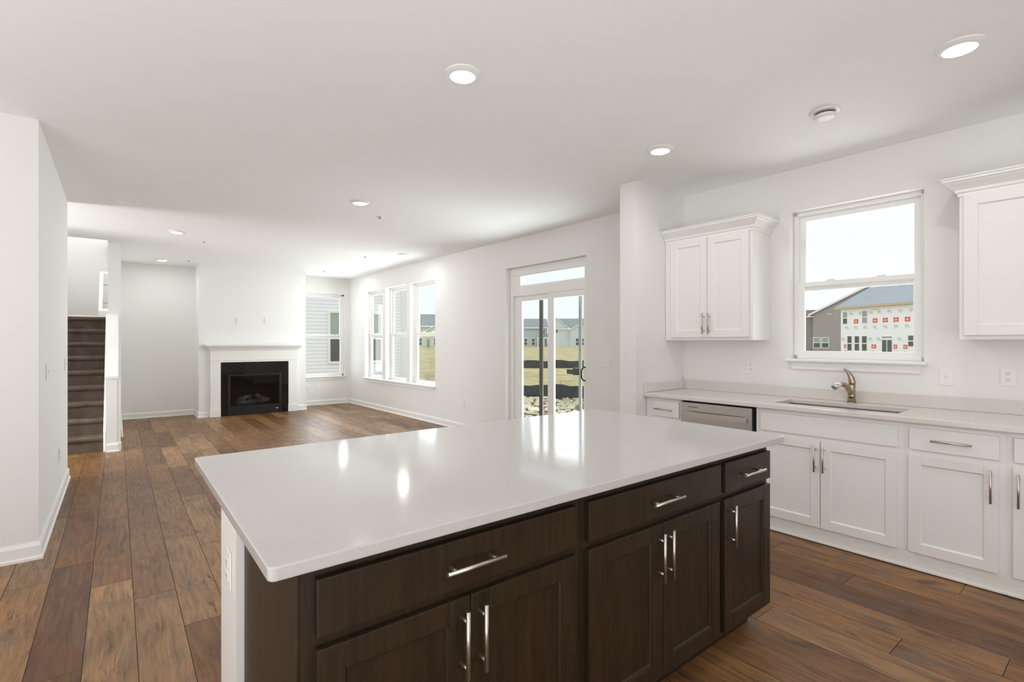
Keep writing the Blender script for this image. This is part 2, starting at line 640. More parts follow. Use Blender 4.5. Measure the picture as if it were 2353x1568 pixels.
def panel_mb(a0, a1, b0, b1, holes, t0, t1, plane='xz'):
    """slab with rectangular holes (a0,a1,b0,b1): front and back faces plus the faces around every hole"""
    As = sorted({a0, a1} | {v for h in holes for v in h[:2] if a0 < v < a1})
    Bs = sorted({b0, b1} | {v for h in holes for v in h[2:] if b0 < v < b1})
    mb = MB()
    bm = mb.bm

    def V(a, b, t):
        if plane == 'xz':
            return bm.verts.new((a, t, b))
        if plane == 'yz':
            return bm.verts.new((t, a, b))
        return bm.verts.new((a, b, t))

    def solid(i, j):
        if i < 0 or j < 0 or i >= len(As) - 1 or j >= len(Bs) - 1:
            return False
        ca, cb = (As[i] + As[i + 1]) / 2, (Bs[j] + Bs[j + 1]) / 2
        return not any(h[0] < ca < h[1] and h[2] < cb < h[3] for h in holes)
    for i in range(len(As) - 1):
        for j in range(len(Bs) - 1):
            if not solid(i, j):
                continue
            x0, x1, y0, y1 = As[i], As[i + 1], Bs[j], Bs[j + 1]
            for t in (t0, t1):
                bm.faces.new([V(x0, y0, t), V(x1, y0, t), V(x1, y1, t), V(x0, y1, t)])
            for (di, dj, e) in ((-1, 0, ((x0, y0), (x0, y1))), (1, 0, ((x1, y0), (x1, y1))), (0, -1, ((x0, y0), (x1, y0))), (0, 1, ((x0, y1), (x1, y1)))):
                if not solid(i + di, j + dj):
                    p, q = e
                    bm.faces.new([V(*p, t0), V(*q, t0), V(*q, t1), V(*p, t1)])
    bmesh.ops.remove_doubles(bm, verts=bm.verts, dist=1e-5)
    bmesh.ops.recalc_face_normals(bm, faces=bm.faces)
    return mb


# ------------------------------------------------------------------ floor and ceiling
def make_floor():
    X0, X1, Y0, Y1 = -4.2, 4.6, -3.4, 11.3
    W, LN, x_ref = 0.184, 1.31, 0.069
    known = {-3: 3.856, -2: 4.05, -1: 3.611, 0: 3.315, 1: 2.856, 2: 5.237, 13: 1.194, 14: 0.701, 15: 0.37, 17: 1.064, 18: 1.533, 19: 0.635}
    bm = bmesh.new()
    cols = []
    rng = random.Random(3)

    def quad(x0, x1, y0, y1, c, g=0.0014):
        # top face plus tiny sloped edges down to the seam
        a, b = (x0 + g, y0 + g), (x1 - g, y1 - g)
        z = 0.0
        o = [bm.verts.new(p) for p in ((x0, y0, -0.0022), (x1, y0, -0.0022), (x1, y1, -0.0022), (x0, y1, -0.0022))]
        i = [bm.verts.new(p) for p in ((a[0], a[1], z), (b[0], a[1], z), (b[0], b[1], z), (a[0], b[1], z))]
        bm.faces.new(i)
        cols.append(c)
        for k in range(4):
            f = bm.faces.new((o[k], o[(k + 1) % 4], i[(k + 1) % 4], i[k]))
            f.material_index = 1
            cols.append(c)
    k0 = int(math.floor((X0 - x_ref) / W))
    k1 = int(math.ceil((X1 - x_ref) / W))
    for k in range(k0, k1):
        xa, xb = max(X0, x_ref + k * W), min(X1, x_ref + (k + 1) * W)
        j = known.get(k, rng.uniform(0, LN) + (k % 3) * 0.4)
        y = j - LN * math.ceil((j - Y0) / LN)
        while y < Y1:
            ya, yb = max(Y0, y), min(Y1, y + LN)
            if yb - ya > 0.02:
                quad(xa, xb, ya, yb, (rng.random(), rng.random(), rng.random(), 1))
            y += LN
    me = bpy.data.meshes.new('floor')
    bm.to_mesh(me)
    bm.free()
    at = me.attributes.new('plank', 'FLOAT_COLOR', 'FACE')
    for i, c in enumerate(cols):
        at.data[i].color = c
    me.materials.append(M['floor'])
    me.materials.append(plain('floor_seam', (0.045, 0.028, 0.018), 0.6))
    o = bpy.data.objects.new('floor', me)
    COL.objects.link(o)
    tag(o, kind='structure')
    struct('trim_1', MB().box(-4.2, 4.6, -3.4, 11.3, -0.20, -0.004), M['concrete'])


make_floor()
struct('ceiling', panel_mb(-4.2, 4.6, -3.4, 11.3, [(-1.25, -0.102, 8.85, 10.95)], CEIL, CEIL + 0.22, 'xy'), M['ceil'])

# ------------------------------------------------------------------ walls
KWIN = (-1.811, -0.952, 1.225, 2.415)
DOOR = (-5.496, -4.022, 0.0, 2.368)
TRI = [(-10.212, -9.365, 0.617, 2.412), (-9.229, -8.374, 0.617, 2.412), (-8.239, -7.369, 0.617, 2.412)]
FWIN = (3.02, 3.968, 0.612, 2.405)
O0 = KW(0)
struct('wall_right', panel_mb(-11.3, 3.4, 0.0, CEIL, [KWIN, DOOR] + TRI, 0.0, 0.16, 'xz'), M['wall'], O0, RW)
struct('wall_far', panel_mb(0.045, 4.5, 0.0, CEIL, [FWIN], 11.06, 11.22, 'xz'), M['wall'])
struct('wall_partition', MB().box(-2.936, -2.768, -0.755, -0.001, 0.0, CEIL), M['wall'], O0, RW)
struct('wall_chimney', panel_mb(1.140, 2.974, 0, CEIL, [(1.612, 2.485, 0.10, 0.735)], 10.47, 10.57, 'xz').box(1.140, 1.24, 10.57, 11.06, 0, CEIL).box(2.874, 2.974, 10.57, 11.06, 0, CEIL), M['wall'])
struct('wall_left', MB().box(-3.6, -0.388, 4.315, 6.66, 0, CEIL), M['wall'])
struct('wall_stair', MB().box(-0.102, 0.045, 9.05, 11.06, 0, 4.6).prism([(7.92, 0), (9.05, 0), (9.05, 1.72), (7.92, 0.905)], 'x', -0.108, 0.0), M['wall'])
struct('wall_landing', MB().box(-1.35, -0.10, 10.9, 11.05, 0, 4.6), M['wall'])
struct('wall_hall', MB().box(-1.40, -1.25, 7.95, 11.05, 0, 4.6).box(-3.6, -1.25, 8.85, 9.0, 0, CEIL), M['wall'])
struct('wall_rear', MB().box(-4.3, 4.6, -3.55, -3.4, 0, CEIL), M['wall'])
struct('wall_side', MB().box(-4.35, -4.2, -3.4, 9.0, 0, CEIL), M['wall'])
struct('trim_2', MB().box(-1.40, 0.045, 8.7, 8.85, CEIL + 0.22, 4.6).box(-1.40, 0.045, 8.7, 11.05, 4.6, 4.75), M['ceil'])


BPROF = [(0.0, 0.0), (0.022, 0.0), (0.022, 0.016), (0.014, 0.024), (0.014, 0.085), (0.006, 0.105), (0.0, 0.105)]


def sweep(pts, side=1, z=0.0, prof=BPROF, k=1.0):
    """baseboard profile mitred along a floor line; side = +1 puts it on the left of the walking direction"""
    mb = MB()
    P = [Vector(p) for p in pts]
    rings = []
    for i, p in enumerate(P):
        d0 = (P[i] - P[i - 1]).normalized() if i > 0 else (P[1] - P[0]).normalized()
        d1 = (P[i + 1] - P[i]).normalized() if i < len(P) - 1 else d0
        n0, n1 = Vector((-d0.y, d0.x)) * side, Vector((-d1.y, d1.x)) * side
        m_ = (n0 + n1)
        m_ = m_ / max(1e-6, m_.dot(n0))
        rings.append([mb.bm.verts.new((p.x + m_.x * o, p.y + m_.y * o, z + h * k)) for o, h in prof])
    n = len(prof)
    for a, b_ in zip(rings, rings[1:]):
        for q in range(n):
            mb.bm.faces.new((a[q], a[(q + 1) % n], b_[(q + 1) % n], b_[q]))
    mb.bm.faces.new(rings[0])
    mb.bm.faces.new(rings[-1])
    bmesh.ops.recalc_face_normals(mb.bm, faces=mb.bm.faces)
    return mb


def join(*mbs):
    r = mbs[0]
    for q in mbs[1:]:
        me = bpy.data.meshes.new('tmp')
        q.bm.to_mesh(me)
        q.bm.free()
        r.bm.from_mesh(me)
        bpy.data.meshes.remove(me)
    return r


struct('baseboard_right', join(sweep([(-11.03, 0.0), (-5.53, 0.0)], -1), sweep([(-3.99, 0.0), (-2.937, 0.0), (-2.937, -0.755), (-2.767, -0.755), (-2.767, -0.65)], -1)), M['trim'], O0, RW)
struct('baseboard_far', join(sweep([(0.046, 9.06), (0.046, 11.06), (1.138, 11.06)], -1), sweep([(2.976, 11.06), (4.06, 11.06)], -1)), M['trim'])
struct('baseboard_chimney', join(sweep([(1.14, 11.03), (1.14, 10.47), (1.30, 10.47)], -1), sweep([(2.812, 10.47), (2.974, 10.47), (2.974, 11.03)], -1)), M['trim'])
struct('baseboard_left', sweep([(-3.6, 4.315), (-0.388, 4.315), (-0.388, 6.66), (-3.6, 6.66)], -1), M['trim'])
struct('baseboard_stair', sweep([(-0.108, 7.92), (0.0, 7.92), (0.0, 9.0)], -1), M['trim'])
# knee wall cap and the short end board beside the first step
struct('trim_3', MB().prism([(7.905, 0.905), (9.05, 1.722), (9.05, 1.752), (7.905, 0.935)], 'x', -0.122, 0.012), M['trim'])
struct('trim_4', MB().box(-0.018, 0.034, 7.925, 7.985, 0, 0.905, bev=0.004).box(-0.026, 0.042, 7.915, 7.995, 0, 0.11, bev=0.004), M['trim'])
struct('baseboard_landing', sweep([(-1.25, 10.899), (-0.11, 10.899)], -1, 1.71, k=0.8), M['trim'])


# ------------------------------------------------------------------ windows
def window(name, op, loc, rotz, glass, dep=0.085, sillout=0.045, gl=0.0, fw=0.028, sw=0.048, far=0.0, lift=(0, 0)):
    """double-hung window set in its wall opening; op in wall coordinates (x0,x1,z0,z1)"""
    x0, x1, z0, z1 = op
    x0 += 0.001
    x1 -= 0.001
    root = struct(name, MB()
                  .box(x0, x0 + fw, dep, dep + 0.07, z0, z1, bev=0.003).box(x1 - fw, x1, dep, dep + 0.07, z0, z1, bev=0.003)
                  .box(x0, x1, dep, dep + 0.07, z1 - fw, z1, bev=0.003).box(x0, x1, dep, dep + 0.07, z0, z0 + fw, bev=0.003), M['vinyl'], loc, rotz)
    zm = z0 + (z1 - z0) * 0.488
    rail = 0.036
    for nm, za, zb, yo in (('lower_sash', z0 + fw * 0.4, zm + rail, 0.012), ('upper_sash', zm - rail * 0.9, z1 - fw * 0.6, 0.040)):
        xa, xb = x0 + fw * 0.7, x1 - fw * 0.7
        ya, yb = dep + yo, dep + yo + 0.026
        s = MB()
        bot = rail if nm == 'upper_sash' else sw * 0.9
        top = rail if nm == 'lower_sash' else sw
        s.box(xa, xa + sw, ya, yb, za, zb, bev=0.003).box(xb - sw, xb, ya, yb, za, zb, bev=0.003)
        s.box(xa + sw, xb - sw, ya, yb, za, za + bot, bev=0.003).box(xa + sw, xb - sw, ya, yb, zb - top, zb, bev=0.003)
        so = tag(s.build(nm, M['vinyl'], root), kind='structure')
        tag(MB().box(xa + sw - 0.004, xb - sw + 0.004, ya + 0.010, ya + 0.014, za + bot - 0.004, zb - top + 0.004).build('glass_pane', glass, so), kind='structure')
        if nm == 'lower_sash':
            lk = MB()
            for q in (0.3, 0.7):
                xx = xa + (xb - xa) * q
                lk.box(xx - 0.03, xx + 0.03, ya + 0.002, yb, zb, zb + 0.012, bev=0.003)
            tag(lk.build('sash_lock', M['vinyl'], so), kind='structure')
    return root


def sill(parent, x0, x1, z, out=0.045, dep=0.09, ext=0.02, apron=0.06):
    s = MB().box(x0 - ext, x1 + ext, -out, 0.0, z - 0.022, z, bev=0.006).box(x0 + 0.001, x1 - 0.001, -0.001, dep, z - 0.022, z + 0.001)
    if apron:
        s.prism([(x0 + 0.008, z - 0.022), (x1 - 0.008, z - 0.022), (x1 - 0.02, z - 0.022 - apron), (x0 + 0.02, z - 0.022 - apron)], 'y', -0.016, 0.0)
    return tag(s.build('window_sill', M['trim'], parent), kind='structure')


w1 = window('window_1', KWIN, O0, RW, M['glass'], dep=0.08, sw=0.055, fw=0.03)
sill(w1, KWIN[0], KWIN[1], KWIN[2] - 0.002, 0.05, 0.082, 0.022, 0.058)
for i, tw in enumerate(TRI):
    wt = window('window_%d' % (i + 2), tw, O0, RW, M['glassg'], dep=0.10, sw=0.052, fw=0.03)
ws = MB().box(-10.235, -7.349, -0.045, 0.0, 0.595, 0.617, bev=0.006).prism([(-10.2, 0.595), (-7.38, 0.595), (-7.39, 0.54), (-10.19, 0.54)], 'y', -0.016, 0.0)
for tw in TRI:
    ws.box(tw[0] + 0.001, tw[1] - 0.001, -0.001, 0.102, 0.597, 0.618)
struct('trim_5', ws, M['trim'], O0, RW)
w5 = window('window_5', FWIN, (0, 11.06, 0), 0.0, M['glassf'], dep=0.06, sw=0.05, fw=0.035)
sill(w5, FWIN[0], FWIN[1], FWIN[2] - 0.002, 0.045, 0.062, 0.02, 0.05)

# ------------------------------------------------------------------ sliding patio door
dx0, dx1, dz0, dz1 = DOOR
D = 0.08
pd = struct('door_1', MB()
            .box(dx0 + .001, dx0 + 0.06, D, D + 0.075, 0, dz1 - .001, bev=0.004).box(dx1 - 0.06, dx1 - .001, D, D + 0.075, 0, dz1 - .001, bev=0.004)
            .box(dx0 + 0.06, dx1 - 0.06, D, D + 0.075, 2.262, dz1 - .001, bev=0.004).box(dx0 + 0.06, dx1 - 0.06, D, D + 0.075, 1.985, 2.10, bev=0.004)
            .box(dx0 + 0.06, dx1 - 0.06, D, D + 0.075, 0.0, 0.045, bev=0.004), M['vinyl'], O0, RW)
tr = tag(MB().box(dx0 + 0.06, dx0 + 0.205, D + .01, D + 0.05, 2.10, 2.262).box(dx1 - 0.10, dx1 - 0.06, D + .01, D + 0.05, 2.10, 2.262)
         .box(dx0 + 0.205, dx1 - 0.10, D + .01, D + 0.05, 2.10, 2.122, bev=0.003).box(dx0 + 0.205, dx1 - 0.10, D + .01, D + 0.05, 2.250, 2.262).build('transom_sash', M['vinyl'], pd), kind='structure')
tag(MB().box(dx0 + 0.20, dx1 - 0.098, D + 0.026, D + 0.03, 2.118, 2.253).build('glass_pane', M['glassg'], tr), kind='structure')


def door_leaf(nm, xa, xb, ya, sl, sr, top):
    s = MB().box(xa, xa + sl, ya, ya + 0.032, 0.045, 1.985, bev=0.003).box(xb - sr, xb, ya, ya + 0.032, 0.045, 1.985, bev=0.003)
    s.box(xa + sl, xb - sr, ya, ya + 0.032, 1.985 - top, 1.985, bev=0.003).box(xa + sl, xb - sr, ya, ya + 0.032, 0.045, 0.14, bev=0.003)
    o = tag(s.build(nm, M['vinyl'], pd), kind='structure')
    tag(MB().box(xa + sl - .004, xb - sr + .004, ya + 0.014, ya + 0.018, 0.137, 1.985 - top + .004).build('glass_pane', M['glassg'], o), kind='structure')
    return o


lf = door_leaf('fixed_leaf', dx0 + 0.06, -4.700, D + 0.040, 0.145, 0.062, 0.075)
rt = door_leaf('sliding_leaf', -4.745, dx1 - 0.055, D + 0.004, 0.11, 0.055, 0.075)
ir = dx1 - 0.082
tag(MB().tube([(ir, D + 0.004, 1.062), (ir - 0.01, D - 0.02, 1.058), (ir - 0.018, D - 0.042, 1.03), (ir - 0.02, D - 0.046, 0.982), (ir - 0.018, D - 0.042, 0.935), (ir - 0.01, D - 0.02, 0.906), (ir, D + 0.004, 0.902)], 0.0085, 10)
    .build('pull_handle', M['black'], rt), kind='structure')
sc1 = MB().box(-4.992, -4.930, D + 0.085, D + 0.105, 0.045, 1.97, 0, 0.003)
tag(sc1.build('screen_stile', M['bronze'], pd), kind='structure')['label'] = 'dark bronze upright'
sc2 = MB().box(-4.288, -4.245, D + 0.085, D + 0.105, 0.045, 1.97, 0, 0.003)
so = tag(sc2.build('screen_stile', M['grey'], pd), kind='structure')
so['label'] = 'grey upright with a black latch'
tag(MB().box(-4.365, -4.284, D + 0.060, D + 0.105, 0.952, 1.040, 0, 0.004).box(-4.50, -4.366, D + 0.095, D + 0.125, 0.958, 1.018, 0, 0.004).build('latch', M['black'], so), kind='structure')


# ------------------------------------------------------------------ cabinet parts
def bar_pull(parent, cx, cz, y, length, vertical, r=0.006, stand=0.036, name='handle'):
    """round bar pull on two posts; y is the face it is screwed to, the room is towards -y"""
    m = MB()
    h = length / 2
    q = h - 0.028
    if vertical:
        m.tube([(cx, y - stand, cz - h), (cx, y - stand, cz + h)], r, 14)
        for s in (-q, q):
            m.tube([(cx, y, cz + s), (cx, y - stand, cz + s)], r * 0.8, 10)
    else:
        m.tube([(cx - h, y - stand, cz), (cx + h, y - stand, cz)], r, 14)
        for s in (-q, q):
            m.tube([(cx + s, y, cz), (cx + s, y - stand, cz)], r * 0.8, 10)
    o = m.build(name, M['nickel'], parent)
    o['label'] = 'brushed nickel bar handle'
    return o


def shaker(parent, x0, x1, z0, z1, y, mat, name='door', fw=0.058, th=0.020):
    """shaker door: four rails around a recessed panel; its front face at y - th"""
    m = MB()
    f = y - th
    m.box(x0, x0 + fw, f, y, z0, z1, bev=0.0022).box(x1 - fw, x1, f, y, z0, z1, bev=0.0022)
    m.box(x0 + fw - .0005, x1 - fw + .0005, f, y, z0, z0 + fw, bev=0.0022).box(x0 + fw - .0005, x1 - fw + .0005, f, y, z1 - fw, z1, bev=0.0022)
    # sloped bead around the panel
    s = 0.007
    xa, xb, za, zb = x0 + fw, x1 - fw, z0 + fw, z1 - fw
    m.prism([(xa - .001, f + .0035), (xa + s, f + 0.010), (xa + s, y), (xa - .001, y)], 'z', za, zb)
    m.prism([(xb + .001, f + .0035), (xb - s, f + 0.010), (xb - s, y), (xb + .001, y)], 'z', za, zb)
    m.prism([(f + .0035, za - .001), (f + 0.010, za + s), (y, za + s), (y, za - .001)], 'x', xa, xb)
    m.prism([(f + .0035, zb + .001), (f + 0.010, zb - s), (y, zb - s), (y, zb + .001)], 'x', xa, xb)
    m.box(xa, xb, f + 0.0105, y - 0.001, za, zb)
    return m.build(name, mat, parent)


def drawer_front(parent, x0, x1, z0, z1, y, mat, name='drawer_front', th=0.020):
    return MB().box(x0, x1, y - th, y, z0, z1, bev=0.003).build(name, mat, parent)


# ------------------------------------------------------------------ island
DK = M['dark']
FY = 1.120   # face-frame plane of the island
TOE = 0.115


def island_cab(label, x0, x1, doors, drw):
    t = thing('island_cabinet', label, 'cabinet', ((x0 + x1) / 2, 1.40, 0), 0, 'dark wood cabinets under the island top')
    ox, oy = (x0 + x1) / 2, 1.40
    L = lambda x: x - ox
    m = MB().box(L(x0), L(x1), FY + 0.02 - oy, 1.69 - oy, TOE, 0.882)
    for za, zb in ((0.842, 0.882), (0.690, 0.724), (TOE, 0.150)):
        m.box(L(x0) + 0.034, L(x1) - 0.034, FY - oy, FY + 0.02 - oy, za, zb)
    m.box(L(x0), L(x0) + 0.034, FY - oy, FY + 0.02 - oy, TOE, 0.882).box(L(x1) - 0.034, L(x1), FY - oy, FY + 0.02 - oy, TOE, 0.882)
    m.build('carcass', DK, t)
    MB().box(L(x0), L(x1) if x1 < 2.4 else L(x1) - 0.0, FY + 0.09 - oy, 1.69 - oy, 0.0, TOE).build('toe_kick', DK, t)
    d = drawer_front(t, L(drw[0]), L(drw[1]), 0.722, 0.850, FY - oy, DK)
    bar_pull(d, L(drw[2]), 0.787, FY - 0.02 - oy, 0.180, False)
    for a, b_, hx in doors:
        q = shaker(t, L(a), L(b_), 0.137, 0.697, FY - oy, DK, fw=0.062)
        bar_pull(q, L(hx), 0.591, FY - 0.02 - oy, 0.174, True)
    return t


c1 = island_cab('dark island cabinet nearest the camera, two doors below a wide drawer', 0.305, 1.154,
           [(0.336, 0.727, 0.697), (0.730, 1.122, 0.753)], (0.336, 1.126, 0.727))
MB().box(0.299 - 0.7295, 0.3047 - 0.7295, FY - 1.40, 1.675 - 1.40, 0.0, 0.882, bev=0.001).build('end_panel', DK, c1)
island_cab('middle dark island cabinet, two doors below a wide drawer', 1.156, 1.984,
           [(1.177, 1.568, 1.529), (1.571, 1.961, 1.583)], (1.179, 1.973, 1.563))
island_cab('narrow dark island cabinet with a single door, at the end facing the sink', 1.986, 2.410,
           [(2.000, 2.406, 2.026)], (2.006, 2.408, 2.196))
struct('wall_island', MB().box(0.280, 2.415, 1.693, 1.966, 0, 0.882), M['trim'])
struct('baseboard_island', sweep([(2.414, 1.966), (0.280, 1.966), (0.280, 1.694)], -1), M['trim'])
rc = 0.016
pl = []
for cx_, cy_, a0 in ((1.129 - rc, 0.605 - rc, 0), (-1.129 + rc, 0.605 - rc, 90), (-1.129 + rc, -0.605 + rc, 180), (1.129 - rc, -0.605 + rc, 270)):
    pl += [(cx_ + rc * math.cos(math.radians(a0 + q * 18)), cy_ + rc * math.sin(math.radians(a0 + q * 18))) for q in range(6)]
ict = tag(MB().prism(pl, 'z', -0.030, 0.0).build('island_countertop', M['quartz'], None, (1.362, 1.672, 0.9145)),
          'large pale polished quartz slab on top of the dark island cabinets', 'countertop')
bv = ict.modifiers.new('edge', 'BEVEL')
bv.width = 0.004
bv.segments = 3
bv.limit_method = 'ANGLE'
bv.angle_limit = math.radians(50)


# ------------------------------------------------------------------ outlets and switches (face towards -y)
def plate_geo(t, kind, gangs=1, near=True):
    wd = 0.072 + 0.046 * (gangs - 1)
    MB().box(-wd / 2, wd / 2, -0.006, 0.0, -0.0585, 0.0585, bev=0.003).build('cover_plate', M['plate'], t)
    for g in range(gangs):
        cx = (g - (gangs - 1) / 2) * 0.046
        if kind == 'duplex':
            for s in (-1, 1):
                r = MB().box(cx - 0.017, cx + 0.017, -0.009, -0.005, s * 0.021 - 0.0145, s * 0.021 + 0.0145, bev=0.003).build('receptacle', M['plate'], t)
                if near:
                    for q in (-0.0065, 0.0065):
                        MB().box(cx + q - 0.0012, cx + q + 0.0012, -0.0095, -0.0088, s * 0.021 - 0.002, s * 0.021 + 0.007).build('slot', M['slot'], r)
                    MB().box(cx - 0.0022, cx + 0.0022, -0.0095, -0.0088, s * 0.021 - 0.010, s * 0.021 - 0.006).build('slot', M['slot'], r)
        elif kind == 'gfci':
            r = MB().box(cx - 0.0165, cx + 0.0165, -0.009, -0.005, -0.033, 0.033, bev=0.002).build('receptacle', M['plate'], t)
            if near:
                for s in (-1, 1):
                    for q in (-0.0065, 0.0065):
                        MB().box(cx + q - 0.0013, cx + q + 0.0013, -0.0095, -0.0088, s * 0.020 - 0.001, s * 0.020 + 0.008).build('slot', M['slot'], r)
                    MB().box(cx - 0.0025, cx + 0.0025, -0.0095, -0.0088, s * 0.020 - 0.009, s * 0.020 - 0.005).build('slot', M['slot'], r)
        else:
            r = MB().box(cx - 0.006, cx + 0.006, -0.0075, -0.005, -0.0125, 0.0125, bev=0.001)
            r.box(cx - 0.0035, cx + 0.0035, -0.017, -0.006, -0.001, 0.008, bev=0.001)
            r.build('toggle', M['plate'], t)


def outlet(name, label, cat, loc, rotz, kind='duplex', gangs=1, group='white plates on the walls'):
    t = thing(name, label, cat, loc, rotz, group)
    plate_geo(t, kind, gangs, math.hypot(loc[0], loc[1]) < 6)
    return t


outlet('power_outlet', 'white outlet on the end of the island wall below the quartz overhang', 'outlet', (0.2795, 1.797, 0.644), -PI / 2)
outlet('light_switch', 'single white toggle switch beside the sink window', 'switch', KW(0.836, 0.001, 1.13), RW, 'toggle', 1)
outlet('power_outlet', 'white outlet with dark slots below the cropped upper cabinet', 'outlet', KW(0.541, 0.001, 1.143), RW, 'gfci')
outlet('power_outlet', 'white outlet on the wall under the two-door upper cabinet', 'outlet', KW(2.128, 0.001, 1.145), RW, 'duplex')
outlet('light_switch', 'triple white switch plate between the sliding door and the partition', 'switch', KW(3.747, 0.001, 1.133), RW, 'toggle', 3)
outlet('power_outlet', 'low white outlet below the first of the three tall windows', 'outlet', KW(9.38, 0.001, 0.396), RW)
outlet('power_outlet', 'low white outlet between the three windows and the sliding door', 'outlet', KW(6.527, 0.001, 0.384), RW)
outlet('power_outlet', 'single white outlet high over the mantel', 'outlet', (1.773, 10.469, 1.762), 0)
outlet('power_outlet', 'double-width white plate high over the mantel', 'outlet', (2.27, 10.469, 1.765), 0, 'gfci', 2)
outlet('power_outlet', 'low outlet beside the chimney breast, nearer it of the two under the window', 'outlet', (3.185, 11.059, 0.388), 0)
outlet('power_outlet', 'low outlet under the far window, nearer the corner of the room', 'outlet', (3.39, 11.059, 0.376), 0)
outlet('power_outlet', 'low outlet on the blank far wall left of the fireplace', 'outlet', (0.642, 11.059, 0.39), 0)
outlet('light_switch', 'white switch plate on the side of the left wall block', 'switch', (-0.3875, 4.75, 1.15), PI / 2, 'toggle', 1)
outlet('light_switch', 'white switch plate near the stair end of the left wall block', 'switch', (-0.3875, 6.3, 1.15), PI / 2, 'toggle', 1)
outlet('power_outlet', 'low white outlet on the side of the left wall block', 'outlet', (-0.3875, 5.72, 0.40), PI / 2)

# ------------------------------------------------------------------ kitchen run (front towards -y in each cabinet's frame)
CB = M['cab']
FF = 0.60     # face frame out from the wall


def base_cab(label, s0, s1, fronts, doors):
    """s0 > s1 along the wall; fronts (s0,s1,handle?), doors (s0,s1,handle s or None)"""
    sc = (s0 + s1) / 2
    t = thing('base_cabinet', label, 'cabinet', KW(sc, 0.0), RW, 'white base cabinets along the window wall')
    X = lambda s: sc - s
    x0, x1 = X(s0) + .0001, X(s1) - .0001
    m = MB().box(x0, x1, -FF + 0.02, -0.003, 0.0, 0.70)
    m.box(x0, x0 + 0.016, -FF + 0.02, -0.003, 0.70, 0.881).box(x1 - 0.016, x1, -FF + 0.02, -0.003, 0.70, 0.881)
    for za, zb in ((0.84, 0.881), (0.69, 0.725), (0.075, 0.145)):
        m.box(x0 + max(0.036, s0 - fronts[0][0] + 0.018), x1 - 0.036, -FF, -FF + 0.02, za, zb)
    wl = max(0.036, s0 - fronts[0][0] + 0.018)
    m.box(x0, x0 + wl, -FF, -FF + 0.02, 0.075, 0.881).box(x1 - 0.036, x1, -FF, -FF + 0.02, 0.075, 0.881)
    m.build('carcass', CB, t)
    MB().box(x0, x1, -FF + 0.004, -FF + 0.02, 0.008, 0.076).box(x0, x1, -FF - 0.004, -FF + 0.006, 0.006, 0.022, bev=0.003).build('toe_board', CB, t)
    for a, b_, hs in fronts:
        d = drawer_front(t, X(a), X(b_), 0.722, 0.852, -FF, CB)
        if hs:
            bar_pull(d, X((a + b_) / 2), 0.788, -FF - 0.02, 0.178, False)
    for a, b_, hs in doors:
        q = shaker(t, X(a), X(b_), 0.113, 0.695, -FF, CB)
        if hs:
            bar_pull(q, X(hs), 0.580, -FF - 0.02, 0.178, True)
    return t


base_cab('small white base cabinet in the corner, between the partition and the dishwasher', 2.763, 2.422, [(2.696, 2.435, True)], [(2.696, 2.435, 2.47)])
base_cab('wide white sink cabinet with two doors under a blank panel', 1.806, 0.929, [(1.771, 0.958, False)], [(1.771, 1.3795, 1.403), (1.3755, 0.960, 1.351)])
base_cab('white base cabinet with one door under a drawer, second from the frame edge', 0.929, 0.485, [(0.901, 0.513, True)], [(0.906, 0.517, 0.544)])
base_cab('white base cabinet cut off by the edge of the picture, nearest the camera', 0.485, -0.10, [(0.458, -0.07, True)], [(0.462, -0.07, 0.438)])

# countertop with backsplash, one cut-out for the sink
ct = thing('kitchen_countertop', 'long pale quartz counter with upstand along the window wall', 'countertop', KW(0, 0, 0.914), RW)
SX0, SX1, SY0, SY1 = -1.735, -0.985, -0.500, -0.150
m = panel_mb(-2.765, 0.115, -0.645, -0.002, [(SX0, SX1, SY0, SY1)], -0.032, 0.0, 'xy')
o = m.build('worktop', M['quartz2'], ct)
bv = o.modifiers.new('edge', 'BEVEL')
bv.width = 0.004
bv.segments = 2
bv.limit_method = 'ANGLE'
MB().box(-2.745, 0.115, -0.022, -0.002, 0.0005, 0.083, bev=0.002).build('backsplash', M['quartz2'], ct)
MB().box(-2.766, -2.746, -0.640, -0.002, 0.0005, 0.083, bev=0.004).build('side_splash', M['quartz2'], ct)

sk = thing('kitchen_sink', 'stainless undermount sink sunk in the counter below the window', 'sink', KW((-SX0 - SX1) / 2 * 1.0, 0.325, 0.70), RW)
hw, hd = (SX1 - SX0) / 2 + 0.008, (SY1 - SY0) / 2 + 0.008
m = MB()
m.box(-hw, hw, -hd, hd, 0.0, 0.004)
m.box(-hw, -hw + 0.004, -hd, hd, 0.0, 0.181).box(hw - 0.004, hw, -hd, hd, 0.0, 0.181)
m.box(-hw, hw, -hd, -hd + 0.004, 0.0, 0.181).box(-hw, hw, hd - 0.004, hd, 0.0, 0.181)
m.build('basin', M['steel'], sk)
MB().lathe([(0.0, 0.0), (0.045, 0.0), (0.045, 0.004), (0.030, 0.005), (0.028, 0.002), (0.0, 0.002)], 24, (0, 0.05, 0.004), close=False).build('drain', M['chrome'], sk)

